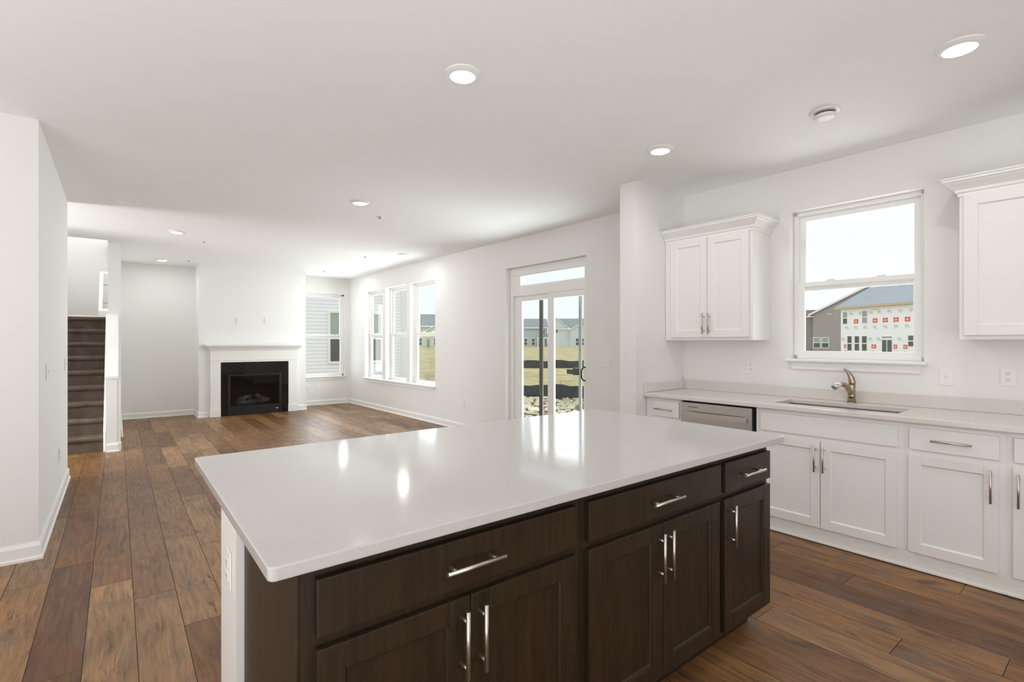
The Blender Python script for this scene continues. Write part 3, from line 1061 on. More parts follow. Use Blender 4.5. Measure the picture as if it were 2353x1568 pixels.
# faucet: one flowing body, arched spout with pull-out head, leaf lever
fa = thing('kitchen_faucet', 'metal faucet with brown reflections in its colour and a leaf-shaped lever behind the sink', 'faucet', KW(1.352, 0.085, 0.914), RW)
MB().lathe([(0.030, 0.0), (0.030, 0.004), (0.0265, 0.008)], 28).tube([(0, 0, 0.004), (0, 0, 0.05), (0, 0, 0.09), (0.001, 0.002, 0.125), (0.001, 0.004, 0.145)], [0.0265, 0.0245, 0.0235, 0.0235, 0.018], 24).build('body', M['chrome'], fa)
MB().tube([(0, 0, 0.055), (-0.004, -0.022, 0.085), (-0.012, -0.055, 0.118), (-0.022, -0.085, 0.135), (-0.032, -0.112, 0.139)], [0.018, 0.020, 0.0185, 0.0165, 0.016], 20).build('spout', M['chrome'], fa)
sp = MB().tube([(-0.031, -0.110, 0.1395), (-0.040, -0.135, 0.139), (-0.049, -0.160, 0.130), (-0.054, -0.174, 0.121), (-0.056, -0.180, 0.116)], [0.0165, 0.0195, 0.0225, 0.0235, 0.020], 22).build('spray_head', M['bright'], fa)
sp['label'] = 'chrome spray head with its highlight in the colour'
MB().tube([(0.002, 0.004, 0.118), (0.003, 0.003, 0.150), (-0.001, 0.000, 0.178), (-0.012, -0.004, 0.208), (-0.026, -0.009, 0.230), (-0.040, -0.014, 0.243), (-0.047, -0.017, 0.247)], [0.0215, 0.0235, 0.0205, 0.0150, 0.0105, 0.0065, 0.0025], 20).build('lever', M['chrome'], fa)

# dishwasher
dw = thing('dishwasher', 'stainless steel dishwasher with bowed handle under the counter', 'dishwasher', KW(2.114, 0, 0), RW)
MB().box(-0.305, 0.305, -0.57, -0.01, 0.0, 0.881).build('body', M['blackgap'], dw)
dwf = MB().box(-0.299, 0.283, -0.622, -0.575, 0.105, 0.866, bev=0.004).build('door', M['steel'], dw)
MB().box(-0.300, 0.300, -0.575, -0.565, 0.0, 0.10).build('kick_plate', M['blackgap'], dw)
hb = MB()
N = 14
prev = None
pts = []
for i in range(N + 1):
    u = -1 + 2 * i / N
    pts.append((u * 0.268 - 0.008, -0.648 - 0.022 * (1 - u * u)))
for i in range(N):
    a, b_ = pts[i], pts[i + 1]
    hb.prism([(a[0], a[1]), (b_[0], b_[1]), (b_[0], b_[1] + 0.014), (a[0], a[1] + 0.014)], 'z', 0.758, 0.796)
hb.box(-0.276, -0.258, -0.660, -0.620, 0.760, 0.794, bev=0.002).box(0.242, 0.260, -0.660, -0.620, 0.760, 0.794, bev=0.002)
ho = hb.build('handle', M['nickel'], dwf)
MB().box(-0.235, -0.150, -0.6232, -0.621, 0.829, 0.833).build('vent_mark', M['blackgap'], dwf)


# ------------------------------------------------------------------ upper cabinets
def crown(parent, x0, x1, yf, z0, h, proj, left, right, mat):
    """stepped crown moulding mitred round the cabinet top; yf front plane, wall at y=0"""
    prof = [(0.0, 0.0), (0.006, 0.0), (0.008, 0.016), (0.016, 0.022), (0.018, 0.036), (0.034, 0.052), (0.052, 0.068), (0.056, 0.074), (0.064, 0.077), (0.066, 0.088), (0.072, 0.092), (0.072, 0.098), (0.0, 0.098)]
    k, kz = proj / 0.072, h / 0.098
    mb = MB()
    bm = mb.bm
    rings = []
    for (p, z) in prof:
        p *= k
        z = z0 + z * kz
        pl, pr = (p if left else 0.0), (p if right else 0.0)
        rings.append([bm.verts.new(q) for q in ((x0 - pl, -0.002, z), (x0 - pl, yf - p, z), (x1 + pr, yf - p, z), (x1 + pr, -0.002, z))])
    for i in range(len(rings) - 1):
        for j in range(3):
            bm.faces.new((rings[i][j], rings[i][j + 1], rings[i + 1][j + 1], rings[i + 1][j]))
    top = rings[-2]
    bm.faces.new(top)
    bm.faces.new(rings[0])
    bmesh.ops.recalc_face_normals(bm, faces=bm.faces)
    return mb.build('crown_moulding', mat, parent)


def upper_cab(label, s0, s1, doors, left, right, dep=0.31, z0=1.373, z1=2.275):
    sc = (s0 + s1) / 2
    t = thing('wall_cabinet', label, 'cabinet', KW(sc, 0.0, 0.0), RW, 'white upper cabinets')
    X = lambda s: sc - s
    x0, x1 = X(s0), X(s1)
    MB().box(x0, x1, -dep, -0.002, z0, z1 + 0.02, bev=0.0015).build('carcass', CB, t)
    for a, b_, hs in doors:
        q = shaker(t, X(a), X(b_), z0 + 0.026, z1 - 0.018, -dep, CB, fw=0.062)
        if hs:
            bar_pull(q, X(hs), 1.515, -dep - 0.02, 0.176, True)
    crown(t, x0, x1, -dep, z1 - 0.020, 0.108, 0.078, left, right, CB)
    return t


upper_cab('two-door white upper cabinet between the partition and the window', 2.764, 1.966, [(2.700, 2.349, 2.372), (2.345, 1.993, 2.318)], False, True)
upper_cab('white upper cabinet cut off by the picture edge, beyond the window', 0.722, -0.12, [(0.700, 0.10, None), (0.096, -0.10, None)], True, True, z1=2.258)

# ------------------------------------------------------------------ mantel and fireplace
mt = thing('fireplace_mantel', 'white painted mantel surround framing the black fireplace', 'mantel', (2.057, 10.468, 0))
TR = M['trim']
W2 = 0.744
for s in (-1, 1):
    xa, xb = (-W2, -0.580) if s < 0 else (0.580, W2)
    lg = MB().box(xa, xb, -0.048, 0, 0.0, 1.02, bev=0.003).build('pilaster', TR, mt)
    MB().box(xa - 0.010, xb + 0.010 * 0, -0.060, -0.047, 0.0, 0.135, bev=0.003).build('plinth', TR, lg)
MB().box(-W2, W2, -0.050, 0, 0.985, 1.215, bev=0.002).box(-W2 - 0.004, W2 + 0.004, -0.058, -0.048, 1.018, 1.032, bev=0.003).build('frieze', TR, mt)
mc = MB()
bm = mc.bm
rings = []
for p, z in ((0.05, 1.195), (0.058, 1.198), (0.066, 1.215), (0.086, 1.240), (0.112, 1.258), (0.118, 1.268), (0.118, 1.282)):
    e = p - 0.05
    rings.append([bm.verts.new(q) for q in ((-W2 - e, 0, z), (-W2 - e, -p, z), (W2 + e, -p, z), (W2 + e, 0, z))])
for i in range(len(rings) - 1):
    for j in range(3):
        bm.faces.new((rings[i][j], rings[i][j + 1], rings[i + 1][j + 1], rings[i + 1][j]))
bm.faces.new(rings[-1])
bmesh.ops.recalc_face_normals(bm, faces=bm.faces)
mc.build('bed_moulding', TR, mt)
MB().box(-W2 - 0.085, W2 + 0.085, -0.158, 0, 1.282, 1.318, bev=0.006).build('mantel_shelf', TR, mt)

fp = thing('gas_fireplace', 'black glass-fronted gas fireplace in a polished black surround', 'fireplace', (2.057, 10.468, 0))
MB().box(-0.579, -0.470, -0.030, 0, 0.002, 0.983, bev=0.001).box(0.450, 0.579, -0.030, 0, 0.002, 0.983, bev=0.001).box(-0.469, 0.449, -0.030, 0, 0.756, 0.983, bev=0.001).build('tile_surround', M['tileblack'], fp)
fr = MB().box(-0.469, -0.425, -0.046, -0.004, 0.002, 0.754, bev=0.004).box(0.408, 0.449, -0.046, -0.004, 0.002, 0.754, bev=0.004)
fr.box(-0.425, 0.408, -0.046, -0.004, 0.722, 0.754, bev=0.004).box(-0.425, 0.408, -0.040, -0.004, 0.002, 0.165, bev=0.004)
fr.box(-0.4695, 0.4495, -0.052, -0.044, 0.744, 0.758, bev=0.003)
fo = fr.build('insert_frame', M['iron'], fp)
tag(MB().box(0.352, 0.392, -0.0425, -0.0395, 0.078, 0.092, bev=0.001).build('badge', M['plate'], fo), 'small bright badge plate')
MB().box(-0.425, 0.408, -0.022, -0.019, 0.165, 0.722).build('glass_front', M['fglass'], fp)
fb = MB()
fb.box(-0.44, 0.42, 0.40, 0.42, 0.12, 0.73).box(-0.445, -0.43, 0.0, 0.42, 0.10, 0.735).box(0.413, 0.428, 0.0, 0.42, 0.10, 0.735)
fb.box(-0.44, 0.42, 0.0, 0.42, 0.10, 0.165).box(-0.44, 0.42, 0.0, 0.42, 0.715, 0.735)
fb.build('firebox', M['firebox'], fp)
for a, b_, r in (((-0.30, 0.16, 0.215), (0.20, 0.20, 0.205), 0.050), ((-0.27, 0.10, 0.270), (-0.02, 0.24, 0.330), 0.040), ((0.02, 0.14, 0.345), (0.24, 0.10, 0.225), 0.042), ((0.05, 0.09, 0.215), (0.27, 0.14, 0.245), 0.036)):
    va, vb = Vector(a), Vector(b_)
    pts = [va.lerp(vb, k / 6) + Vector((0, 0, 0.010 * math.sin(k * 2.3))) for k in range(7)]
    MB().tube(pts, [r * f for f in (0.85, 1.0, 0.94, 1.06, 0.95, 1.03, 0.82)], 12).build('log', M['log'], fp)

# ------------------------------------------------------------------ carpeted stairs
st = thing('carpeted_staircase', 'staircase in brown carpet rising behind the left wall block', 'staircase', (-0.68, 8.0, 0))
R_, T_ = 0.1935, 0.2385
SXA, SXB = -0.568, 0.545
for k in range(9):
    z0, z1 = k * R_, (k + 1) * R_
    y0 = k * T_
    yb = y0 + T_ + 0.03 if k < 8 else 2.885
    pr = [(y0 + 0.050, max(0.0, z0 - 0.01)), (y0 + 0.046, z1 - 0.070), (y0 + 0.030, z1 - 0.066), (y0 + 0.012, z1 - 0.056), (y0 + 0.001, z1 - 0.042), (y0 - 0.002, z1 - 0.028), (y0 + 0.002, z1 - 0.015), (y0 + 0.012, z1 - 0.004), (y0 + 0.026, z1), (yb + 0.03 * (k < 8), z1), (yb + 0.03 * (k < 8), max(0.0, z0 - 0.01))]
    MB().prism(pr, 'x', SXA, SXB).build('carpeted_step' if k < 8 else 'landing', M['carpet'], st)
MB().prism([(-0.02, 0.0), (0.03, 0.0), (1.09, 0.86), (1.09, 1.16), (-0.02, 0.25)], 'x', 0.545, 0.569).build('skirt_board', M['trim'], st)
MB().prism([(1.09, 0.0), (2.88, 1.6), (2.88, 1.87), (1.88, 1.87), (1.09, 1.16), (1.09, 0.86)], 'x', 0.545, 0.574).build('skirt_board', M['trim'], st)
hr = thing('stair_handrail', 'short white handrail on brackets beside the upper stairs', 'handrail', (-0.102, 9.05, 1.75))
MB().prism([(0.02, -0.02), (0.075, 0.055), (0.80, 0.62), (0.80, 0.68), (0.02, 0.045)], 'x', -0.105, -0.060).prism([(0.02, -0.02), (0.06, 0.012), (0.06, 0.077), (0.02, 0.045)], 'x', -0.06, -0.001).prism([(0.76, 0.59), (0.80, 0.62), (0.80, 0.68), (0.76, 0.648)], 'x', -0.06, -0.001).build('rail', M['trim'], hr)
for yy in (0.22, 0.58):
    zz = 0.06 + (yy - 0.02) * 0.80
    MB().tube([(-0.001, yy, zz - 0.05), (-0.05, yy, zz - 0.05), (-0.08, yy, zz - 0.015)], 0.007, 10).build('bracket', M['nickel'], hr)
point_lamp('stairwell_fill_lamp', (-0.7, 9.2, 4.3), 17, 0.12)  # unseen lamp added to brighten the stairwell wall and treads

# ------------------------------------------------------------------ ceiling fittings


def downlight(label, x, y):
    t = thing('recessed_downlight', label, 'ceiling light', (x, y, CEIL), 0, 'round recessed downlights')
    MB().lathe([(0.094, 0.0), (0.094, -0.004), (0.088, -0.008), (0.072, -0.019), (0.066, -0.020), (0.066, -0.012)], 40, close=False).build('trim_ring', M['plate'], t)
    MB().lathe([(0.0665, -0.013), (0.064, -0.0175), (0.0, -0.0195)], 40, close=False).build('lens', M['lens'], t)
    d = bpy.data.lights.new('downlight_glow', 'AREA')
    d.shape = 'DISK'
    d.size = 0.12
    d.energy = LAMP_W if y < 4 else LAMP_FAR
    d.color = (0.985, 0.99, 0.96)
    d.spread = PI
    lo = bpy.data.objects.new('downlight_glow', d)
    COL.objects.link(lo)
    lo.location = (x, y, CEIL - 0.022)
    return t


for x, y, lb in ((3.121, 0.554, 'large bright downlight nearest the camera, above the white base cabinets'),
                 (1.411, 2.208, 'bright downlight directly above the island'),
                 (3.089, 2.191, 'bright downlight in front of the partition and two-door upper cabinet'),
                 (1.900, 4.863, 'bright downlight in the middle of the open room'),
                 (0.591, 7.596, 'downlight nearest the stairs'),
                 (0.597, 10.365, 'far downlight in front of the blank wall left of the chimney breast'),
                 (3.589, 7.363, 'downlight over the nearest of the three tall windows'),
                 (3.586, 10.059, 'far downlight in the corner by the far window')):
    downlight(lb, x, y)
# unseen point lamps added to brighten the room behind and beside the camera
for x, y in ((-1.3, 0.6), (-1.3, 2.6), (-1.3, -1.6)):
    point_lamp('rear_fill_lamp', (x, y, CEIL - 0.25), 4, 0.08)

t = thing('smoke_detector', 'white smoke detector on the ceiling between the two kitchen downlights', 'smoke detector', (3.372, 1.216, CEIL))
MB().lathe([(0.085, 0.0), (0.085, -0.006), (0.070, -0.010)], 36).build('base', M['plate'], t)
MB().lathe([(0.052, -0.010), (0.052, -0.022)], 32).build('vent_ring', M['slot'], t)
MB().lathe([(0.060, -0.022), (0.058, -0.034), (0.040, -0.042)], 32).build('cap', M['plate'], t)
for x, y, lb in ((2.307, 5.318, 'small sprinkler cap in the middle of the ceiling'), (0.949, 8.118, 'sprinkler cap beside the downlight nearest the stairs'),
                 (0.972, 10.186, 'sprinkler cap beside the far downlight by the blank wall'), (3.189, 7.939, 'sprinkler cap beside the downlight over the three windows'),
                 (3.202, 10.045, 'sprinkler cap beside the far corner downlight')):
    t = thing('sprinkler_head', lb, 'sprinkler', (x, y, CEIL), 0, 'sprinkler caps on the ceiling')
    MB().lathe([(0.040, 0.0), (0.040, -0.003), (0.024, -0.006)], 28).build('escutcheon', M['plate'], t)
    MB().lathe([(0.013, -0.005), (0.012, -0.014), (0.020, -0.016), (0.020, -0.019)], 20).build('nozzle', M['sprink'], t)
t = thing('ceiling_vent', 'pale rectangular air vent on the ceiling near the left wall block', 'vent', (0.14, 6.33, CEIL))
MB().box(-0.17, 0.17, -0.085, 0.085, -0.007, 0.0, bev=0.003).build('frame', M['ceil'], t)
sl = MB()
for i in range(7):
    sl.box(-0.15, 0.15, -0.066 + i * 0.02, -0.056 + i * 0.02, -0.010, -0.006, bev=0.001)
sl.build('louvre', M['ceil'], t)

# ------------------------------------------------------------------ outside ground
GZ = -0.42


def ground(name, pts, z, mat, label, cat):
    mb = MB()
    mb.bm.faces.new([mb.bm.verts.new((x, y, z(x, y) if callable(z) else z)) for x, y in pts])
    return mb


def hgt(x, y):
    r = math.hypot(x, y)
    a = math.degrees(math.atan2(y, x))
    k = min(1.0, max(0.0, (a - 27.0) / 9.0)) if x > 0 else 1.0
    return GZ + 0.72 * k * min(1.0, max(0.0, (r - 40) / 60.0)) - 0.5 * (1 - k) * min(1.0, max(0.0, (r - 25) / 30.0))


g = MB()
gx = [-60, -30, -10, 4, 10, 16, 22, 30, 36, 42, 48, 54, 60, 66, 72, 78, 84, 90, 98, 108, 120, 160, 260]
gy = [-120, -70, -40, -20, -8, 4, 12, 18, 24, 30, 36, 42, 48, 54, 60, 66, 72, 78, 84, 92, 105, 140, 200, 300]
vs = [[g.bm.verts.new((x, y, hgt(x, y))) for y in gy] for x in gx]
for i in range(len(gx) - 1):
    for j in range(len(gy) - 1):
        g.bm.faces.new((vs[i][j], vs[i + 1][j], vs[i + 1][j + 1], vs[i][j + 1]))
bmesh.ops.recalc_face_normals(g.bm, faces=g.bm.faces)
o = g.build('lawn', M['lawn'])
tag(o, kind='structure')
pa = MB()
q = Vector((0.618, 0.786))
p_ = Vector((0.786, -0.618))
for (d0, d1, w0, w1_) in ((37, 99, 60, 95),):
    pts = []
    for d, hw_ in ((d0, w0), (50, 70), (62, 75), (75, 80), (d1, w1_)):
        a = q * d + p_ * hw_ * 0.35
        b2 = q * d - p_ * hw_
        pts.append((pa.bm.verts.new((a.x, a.y, hgt(a.x, a.y) + 0.06)), pa.bm.verts.new((b2.x, b2.y, hgt(b2.x, b2.y) + 0.06))))
    for i in range(len(pts) - 1):
        pa.bm.faces.new((pts[i][0], pts[i + 1][0], pts[i + 1][1], pts[i][1]))
bmesh.ops.recalc_face_normals(pa.bm, faces=pa.bm.faces)
tag(pa.build('far_lawn', M['lawng']), kind='structure')
# strip of straw and thawing mud along the house
sm = MB()
rng = random.Random(5)
P1, P2 = Vector((9.10, 12.9)), Vector((12.6, 8.5))
st1 = [(4.6, 13.0), (4.6, 3.0)]
rows = 16
cols_ = 16
grid = []
for i in range(rows + 1):
    row = []
    for j in range(cols_ + 1):
        u, v = i / rows, j / cols_
        a = Vector((4.62, 13.2)).lerp(Vector((4.62, 1.0)), v)
        b2 = Vector((8.9, 13.4)).lerp(Vector((13.6, 7.2)), v)
        c = a.lerp(b2, u)
        row.append(sm.bm.verts.new((c.x, c.y, GZ + 0.03 + rng.uniform(0, 0.07))))
    grid.append(row)
for i in range(rows):
    for j in range(cols_):
        sm.bm.faces.new((grid[i][j], grid[i + 1][j], grid[i + 1][j + 1], grid[i][j + 1]))
bmesh.ops.recalc_face_normals(sm.bm, faces=sm.bm.faces)
tag(sm.build('muddy_ground', M['straw']), kind='structure')
fl = MB()
for i in range(1300):
    u, v = rng.random(), rng.random()
    a = Vector((5.0, 13.0)).lerp(Vector((5.0, 2.0)), v)
    b2 = Vector((9.0, 13.2)).lerp(Vector((13.4, 7.6)), v)
    c = a.lerp(b2, 0.94 * u ** 0.7)
    an = rng.uniform(0, PI)
    ln, wd, hh = rng.uniform(0.03, 0.15), rng.uniform(0.012, 0.045), rng.uniform(0.010, 0.035)
    zc = GZ + 0.09 + rng.uniform(0, 0.04)
    ca, sa = math.cos(an), math.sin(an)
    vv = [fl.bm.verts.new((c.x + ca * lx - sa * ly, c.y + sa * lx + ca * ly, zc + lz)) for lx, ly, lz in ((-ln, -wd, -hh), (ln, -wd, -hh), (ln, wd, -hh), (-ln, wd, -hh), (-ln * .6, -wd * .5, hh), (ln * .6, -wd * .5, hh), (ln * .6, wd * .5, hh), (-ln * .6, wd * .5, hh))]
    for f in ((0, 1, 2, 3), (4, 5, 6, 7), (0, 1, 5, 4), (1, 2, 6, 5), (2, 3, 7, 6), (3, 0, 4, 7)):
        fl.bm.faces.new([vv[k] for k in f])
bmesh.ops.recalc_face_normals(fl.bm, faces=fl.bm.faces)
tag(fl.build('straw_litter', M['flake']), 'pale straw and stone litter on the mud outside the sliding door', 'debris', kind='stuff')


def silt_fence(label, A, B, h, seed):
    """black fabric sagging between wooden stakes"""
    A, B = Vector(A), Vector(B)
    t = thing('silt_fence', label, 'silt fence', (A.x, A.y, GZ), 0, 'black silt fences')
    n = 40
    r = random.Random(seed)
    d = B - A
    nn = Vector((-d.y, d.x)).normalized()
    m = MB()
    lo, hi, hb_ = [], [], []
    for i in range(n + 1):
        c = d * (i / n)
        bow = nn * 0.05 * math.sin(i * 1.9)
        lo.append(m.bm.verts.new((c.x, c.y, -0.02)))
        hi.append(m.bm.verts.new((c.x + bow.x, c.y + bow.y, h * (0.93 + 0.07 * math.cos(i * 0.9) + r.uniform(-0.04, 0.03)))))
        hb_.append(m.bm.verts.new((c.x + bow.x + nn.x * 0.015, c.y + bow.y + nn.y * 0.015, h * 0.9)))
    for i in range(n):
        m.bm.faces.new((lo[i], lo[i + 1], hi[i + 1], hi[i]))
    m.build('fabric', M['silt'], t)
    for i in range(0, n + 1, 5):
        c = d * (i / n)
        MB().box(c.x - 0.02, c.x + 0.02, c.y + 0.03, c.y + 0.07, -0.1, h + 0.10).build('stake', M['lumber'], t)
    return t


silt_fence('near black silt fence just past the straw outside the sliding door', (8.2, 13.8), (14.6, 6.4), 0.50, 1)
silt_fence('distant black silt fence across the middle of the lawn', (20.6, 27.0), (28.6, 20.6), 0.55, 2)
bagm = MB().tube([(0, 0, 0), (0.02, 0.02, 0.14), (0.0, 0.03, 0.26), (-0.03, 0, 0.40), (0.02, 0.01, 0.55), (-0.02, 0.0, 0.66)], [0.16, 0.19, 0.10, 0.14, 0.08, 0.02], 9)
tag(bagm.build('plastic_bag', M['flake'], None, (9.9, 18.05, GZ - 0.0)), 'crumpled white plastic on the lawn seen through the nearest tall window', 'litter')


# ------------------------------------------------------------------ houses outside
def house_window(parent, x0, x1, z0, z1, y, rail=True, glass='farglass', fr=0.09, lower=None):
    f = MB().box(x0 - fr, x1 + fr, y - 0.05, y + 0.02, z0 - fr, z0).box(x0 - fr, x1 + fr, y - 0.05, y + 0.02, z1, z1 + fr)
    f.box(x0 - fr, x0, y - 0.05, y + 0.02, z0, z1).box(x1, x1 + fr, y - 0.05, y + 0.02, z0, z1)
    zm = (z0 + z1) / 2
    if rail:
        f.box(x0, x1, y - 0.045, y + 0.02, zm - 0.06, zm + 0.06)
    fo_ = f.build('window', M['vinyl'], parent)
    if lower:
        MB().box(x0, x1, y - 0.02, y - 0.002, zm, z1).build('upper_pane', M[glass], fo_)
        MB().box(x0, x1, y - 0.02, y - 0.002, z0, zm).build('lower_pane', M[lower], fo_)
    else:
        MB().box(x0, x1, y - 0.02, y - 0.002, z0, z1).build('pane', M[glass], fo_)
    return fo_


def gable_house(label, loc, rotz, wd, dp, eave, ridge, wall, roof, gable_front, wins=(), base=0.0, over=0.45, fascia='vinyl', group=None):
    """front faces -y at y=0, x centred; ridge runs along y if gable_front else along x"""
    t = thing('house', label, 'house', loc, rotz, group)
    h2 = wd / 2
    m = MB()
    if gable_front:
        m.prism([(-h2, base), (h2, base), (h2, eave), (0, ridge), (-h2, eave)], 'y', 0, dp)
    else:
        m.prism([(0, base), (dp, base), (dp, eave), (dp / 2, ridge), (0, eave)], 'x', -h2, h2)
    m.build('walls', M[wall], t)
    r = MB()
    tk = 0.16
    if gable_front:
        sl_ = (ridge - eave) / h2
        for s in (-1, 1):
            xe = s * (h2 + over)
            ze = eave - over * sl_
            r.prism([(0, ridge + 0.02), (xe, ze + 0.02), (xe, ze + 0.02 + tk), (0, ridge + 0.02 + tk)], 'y', -over * 0.7, dp + over)
    else:
        sl_ = (ridge - eave) / (dp / 2)
        for a, b2 in ((0, -over), (dp, dp + over)):
            ze = eave - over * sl_
            r.prism([(b2, ze + 0.02), (dp / 2, ridge + 0.02), (dp / 2, ridge + 0.02 + tk), (b2, ze + 0.02 + tk)], 'x', -h2 - over * 0.6, h2 + over * 0.6)
    r.build('roof', M[roof], t)
    f = MB()
    if gable_front:
        for s in (-1, 1):
            xe = s * (h2 + over)
            ze = eave - over * sl_
            f.prism([(0, ridge + 0.02), (xe, ze), (xe, ze + tk + 0.08), (0, ridge + tk + 0.08)], 'y', -over * 0.7 - 0.05, -over * 0.7)
    else:
        ze = eave - over * sl_
        f.box(-h2 - over * 0.6, h2 + over * 0.6, -over - 0.08, -over, ze - 0.12, ze + tk)
        for s in (-1, 1):
            xs = s * (h2 + over * 0.6)
            f.prism([(-over, ze), (dp / 2, ridge), (dp / 2, ridge + tk + 0.06), (-over, ze + tk + 0.06)], 'x', xs - 0.04, xs + 0.04)
    f.build('fascia', M[fascia], t)
    for wi in wins:
        house_window(t, *wi)
    return t


def face(x, y, tx=0.0, ty=0.0):
    """rotation that turns a front (-y) towards the point tx,ty"""
    return math.atan2(y - ty, x - tx) - PI / 2


# neighbour close by: white lap siding, its side wall facing us
nb = thing('house', 'white-sided neighbouring house right outside the far window', 'house', (2.0, 14.5, GZ))
MB().box(-6.0, 5.10, 0, 9, 0.0, 6.2).build('walls', M['sidingw'], nb)
MB().box(5.0, 5.26, -0.03, 0.22, 0.0, 6.2).build('corner_board', M['trim'], nb)
MB().prism([(-6.5, 6.1), (5.6, 6.1), (5.6, 6.28), (-6.5, 6.28)], 'y', -0.4, 9.4).prism([(-0.4, 6.28), (9.4, 6.28), (4.5, 9.0)], 'x', -6.3, 5.4).build('roof', M['shingle'], nb)
MB().box(-6.0, 5.15, -0.02, 0.3, -0.3, 0.02).build('foundation', M['concrete'], nb)
fz = -GZ
for xa, xb in ((2.78, 3.46), (3.62, 4.31)):
    house_window(nb, xa, xb, 0.80 + fz, 2.19 + fz, 0.0, True, 'greenglass', 0.065, lower='farglass')
# far row of grey houses across the lawn
x, y = 68.2, 86.3
t = gable_house('far grey house with white window pairs, behind the dark upright of the sliding door', (x, y, 0.30), face(x, y), 15.0, 11, 4.25, 6.2, 'sidingg', 'shingle', False,
            [(-2.6, -1.7, 0.35, 1.75, 0, True, 'farglass', .13), (1.55, 2.2, 0.35, 1.75, 0, True, 'farglass', .13), (2.45, 3.1, 0.35, 1.75, 0, True, 'farglass', .13), (4.1, 4.75, 0.35, 1.75, 0, True, 'farglass', .13), (6.4, 7.0, 2.5, 3.5, 0, True, 'farglass', .13)], base=-1.0, group='houses beyond the lawn')
pm = MB()
pm.prism([(5.1, 2.0), (8.1, 2.0), (8.1, 2.9), (7.4, 2.9)], 'y', -2.6, 0).build('porch_roof', M['shingle'], t)
MB().box(5.1, 8.1, -2.65, -2.5, 1.75, 2.05).build('porch_beam', M['vinyl'], t)
for xx in (5.3, 6.6, 7.9):
    MB().box(xx - 0.12, xx + 0.12, -2.6, -2.36, -0.6, 1.8).build('porch_post', M['vinyl'], t)
x, y = 77.1, 72.9
t = gable_house('far pale grey gabled house through the wider pane of the sliding door', (x, y, 0.30), face(x, y), 13.0, 12, 3.9, 6.05, 'sidingp', 'shingle', False,
            [(-4.6, -4.05, 0.35, 1.75, 0, True, 'farglass', .13), (2.5, 3.3, 0.35, 1.75, 0, True, 'farglass', .13)], base=-1.0, group='houses beyond the lawn')
MB().prism([(-6.7, -1.0), (-3.3, -1.0), (-3.3, 3.55), (-6.2, 5.9), (-6.7, 5.5)], 'y', -0.3, 0.2).prism([(-3.3, -1.0), (1.0, -1.0), (1.0, 3.3), (-1.45, 4.45), (-3.3, 3.55)], 'y', -1.2, 0.2).build('front_gable', M['sidingp'], t)
MB().prism([(-6.7, 5.6), (-6.2, 5.98), (-3.1, 3.45), (-3.1, 3.65), (-6.2, 6.2), (-6.7, 5.8)], 'y', -0.5, 4.0).prism([(-3.6, 3.4), (-1.45, 4.5), (1.3, 3.2), (1.3, 3.4), (-1.45, 4.72), (-3.6, 3.6)], 'y', -1.45, 4.0).build('gable_roof', M['vinyl'], t)
for xa in (-2.1, -1.05, -0.1):
    house_window(t, xa, xa + 0.7, 0.35, 1.75, -1.2, True, 'farglass', .13)
house_window(t, -6.25, -5.95, 2.9, 3.9, -0.3, False, 'farglass', .1)
x, y = 47.9, 89.6
t = gable_house('far cream house with grey roof through the nearest tall window', (x, y, 0.0), face(x, y), 13.0, 11, 4.6, 7.0, 'sidingc', 'shingle', False,
            [(-0.9, -0.2, 0.7, 2.0, 0, True, 'farglass', .1), (2.2, 3.1, 0.7, 2.0, 0, True, 'farglass', .1), (4.6, 5.3, 0.7, 2.0, 0, True, 'farglass', .1)], base=-1.0, group='houses beyond the lawn')
MB().box(0.75, 1.35, -0.06, 0.02, 0.0, 1.9).build('house_door', M['greyglass'], t)
MB().prism([(0.8, 3.4), (7.0, 3.4), (3.9, 5.2)], 'y', -1.2, 0.1).build('front_gable', M['sidingc'], t)
MB().prism([(0.4, 3.3), (3.9, 5.25), (7.4, 3.3), (7.4, 3.55), (3.9, 5.5), (0.4, 3.55)], 'y', -1.4, 4.0).build('gable_roof', M['vinyl'], t)

# wrapped house under construction (seen through the sink window)
K_ = 1.28
WA = math.radians(26.2)
P0x, P0y = 56.67 * K_, 19.03 * K_
dfar = Vector((math.sin(WA), math.cos(WA)))      # along the wall, away from us
# local x runs towards the camera end (-dfar); front (-y) faces us
rz = math.atan2(-dfar.y, -dfar.x)
wh = thing('house', 'unfinished house in white wrap with red badges, through the sink window', 'house', (P0x, P0y, CAM_H), rz)
S = lambda v: v * K_
Zc = lambda z: (z - CAM_H) * K_
LENW = 13.0 * K_
m = MB()
m.prism([(0, Zc(-1.0)), (S(9.0), Zc(-1.0)), (S(9.0), Zc(4.6)), (S(4.5), Zc(6.9)), (0, Zc(4.6))], 'x', 0.0, LENW)
rngw = random.Random(11)


def wbox(x0, x1, z0, z1, mi, y0=-0.02, y1=0.01):
    m.box(S(x0), S(x1), y0, y1, Zc(z0), Zc(z1), mi)


def badge(x0, x1, z0=3.13, z1=3.53):
    wbox(x0, x1, z0, z1, 1)
    cx, wdt = (x0 + x1) / 2, (x1 - x0)
    wbox(x0 + wdt * .16, x1 - wdt * .16, (z0 + z1) / 2 - .07, (z0 + z1) / 2 + .05, 3, -0.03)
    wbox(cx - wdt * .13, cx + wdt * .13, (z0 + z1) / 2 + .05, (z0 + z1) / 2 + .12, 3, -0.03)
    wbox(x0 + wdt * .3, x1 - wdt * .3, (z0 + z1) / 2 - .12, (z0 + z1) / 2 - .07, 3, -0.03)


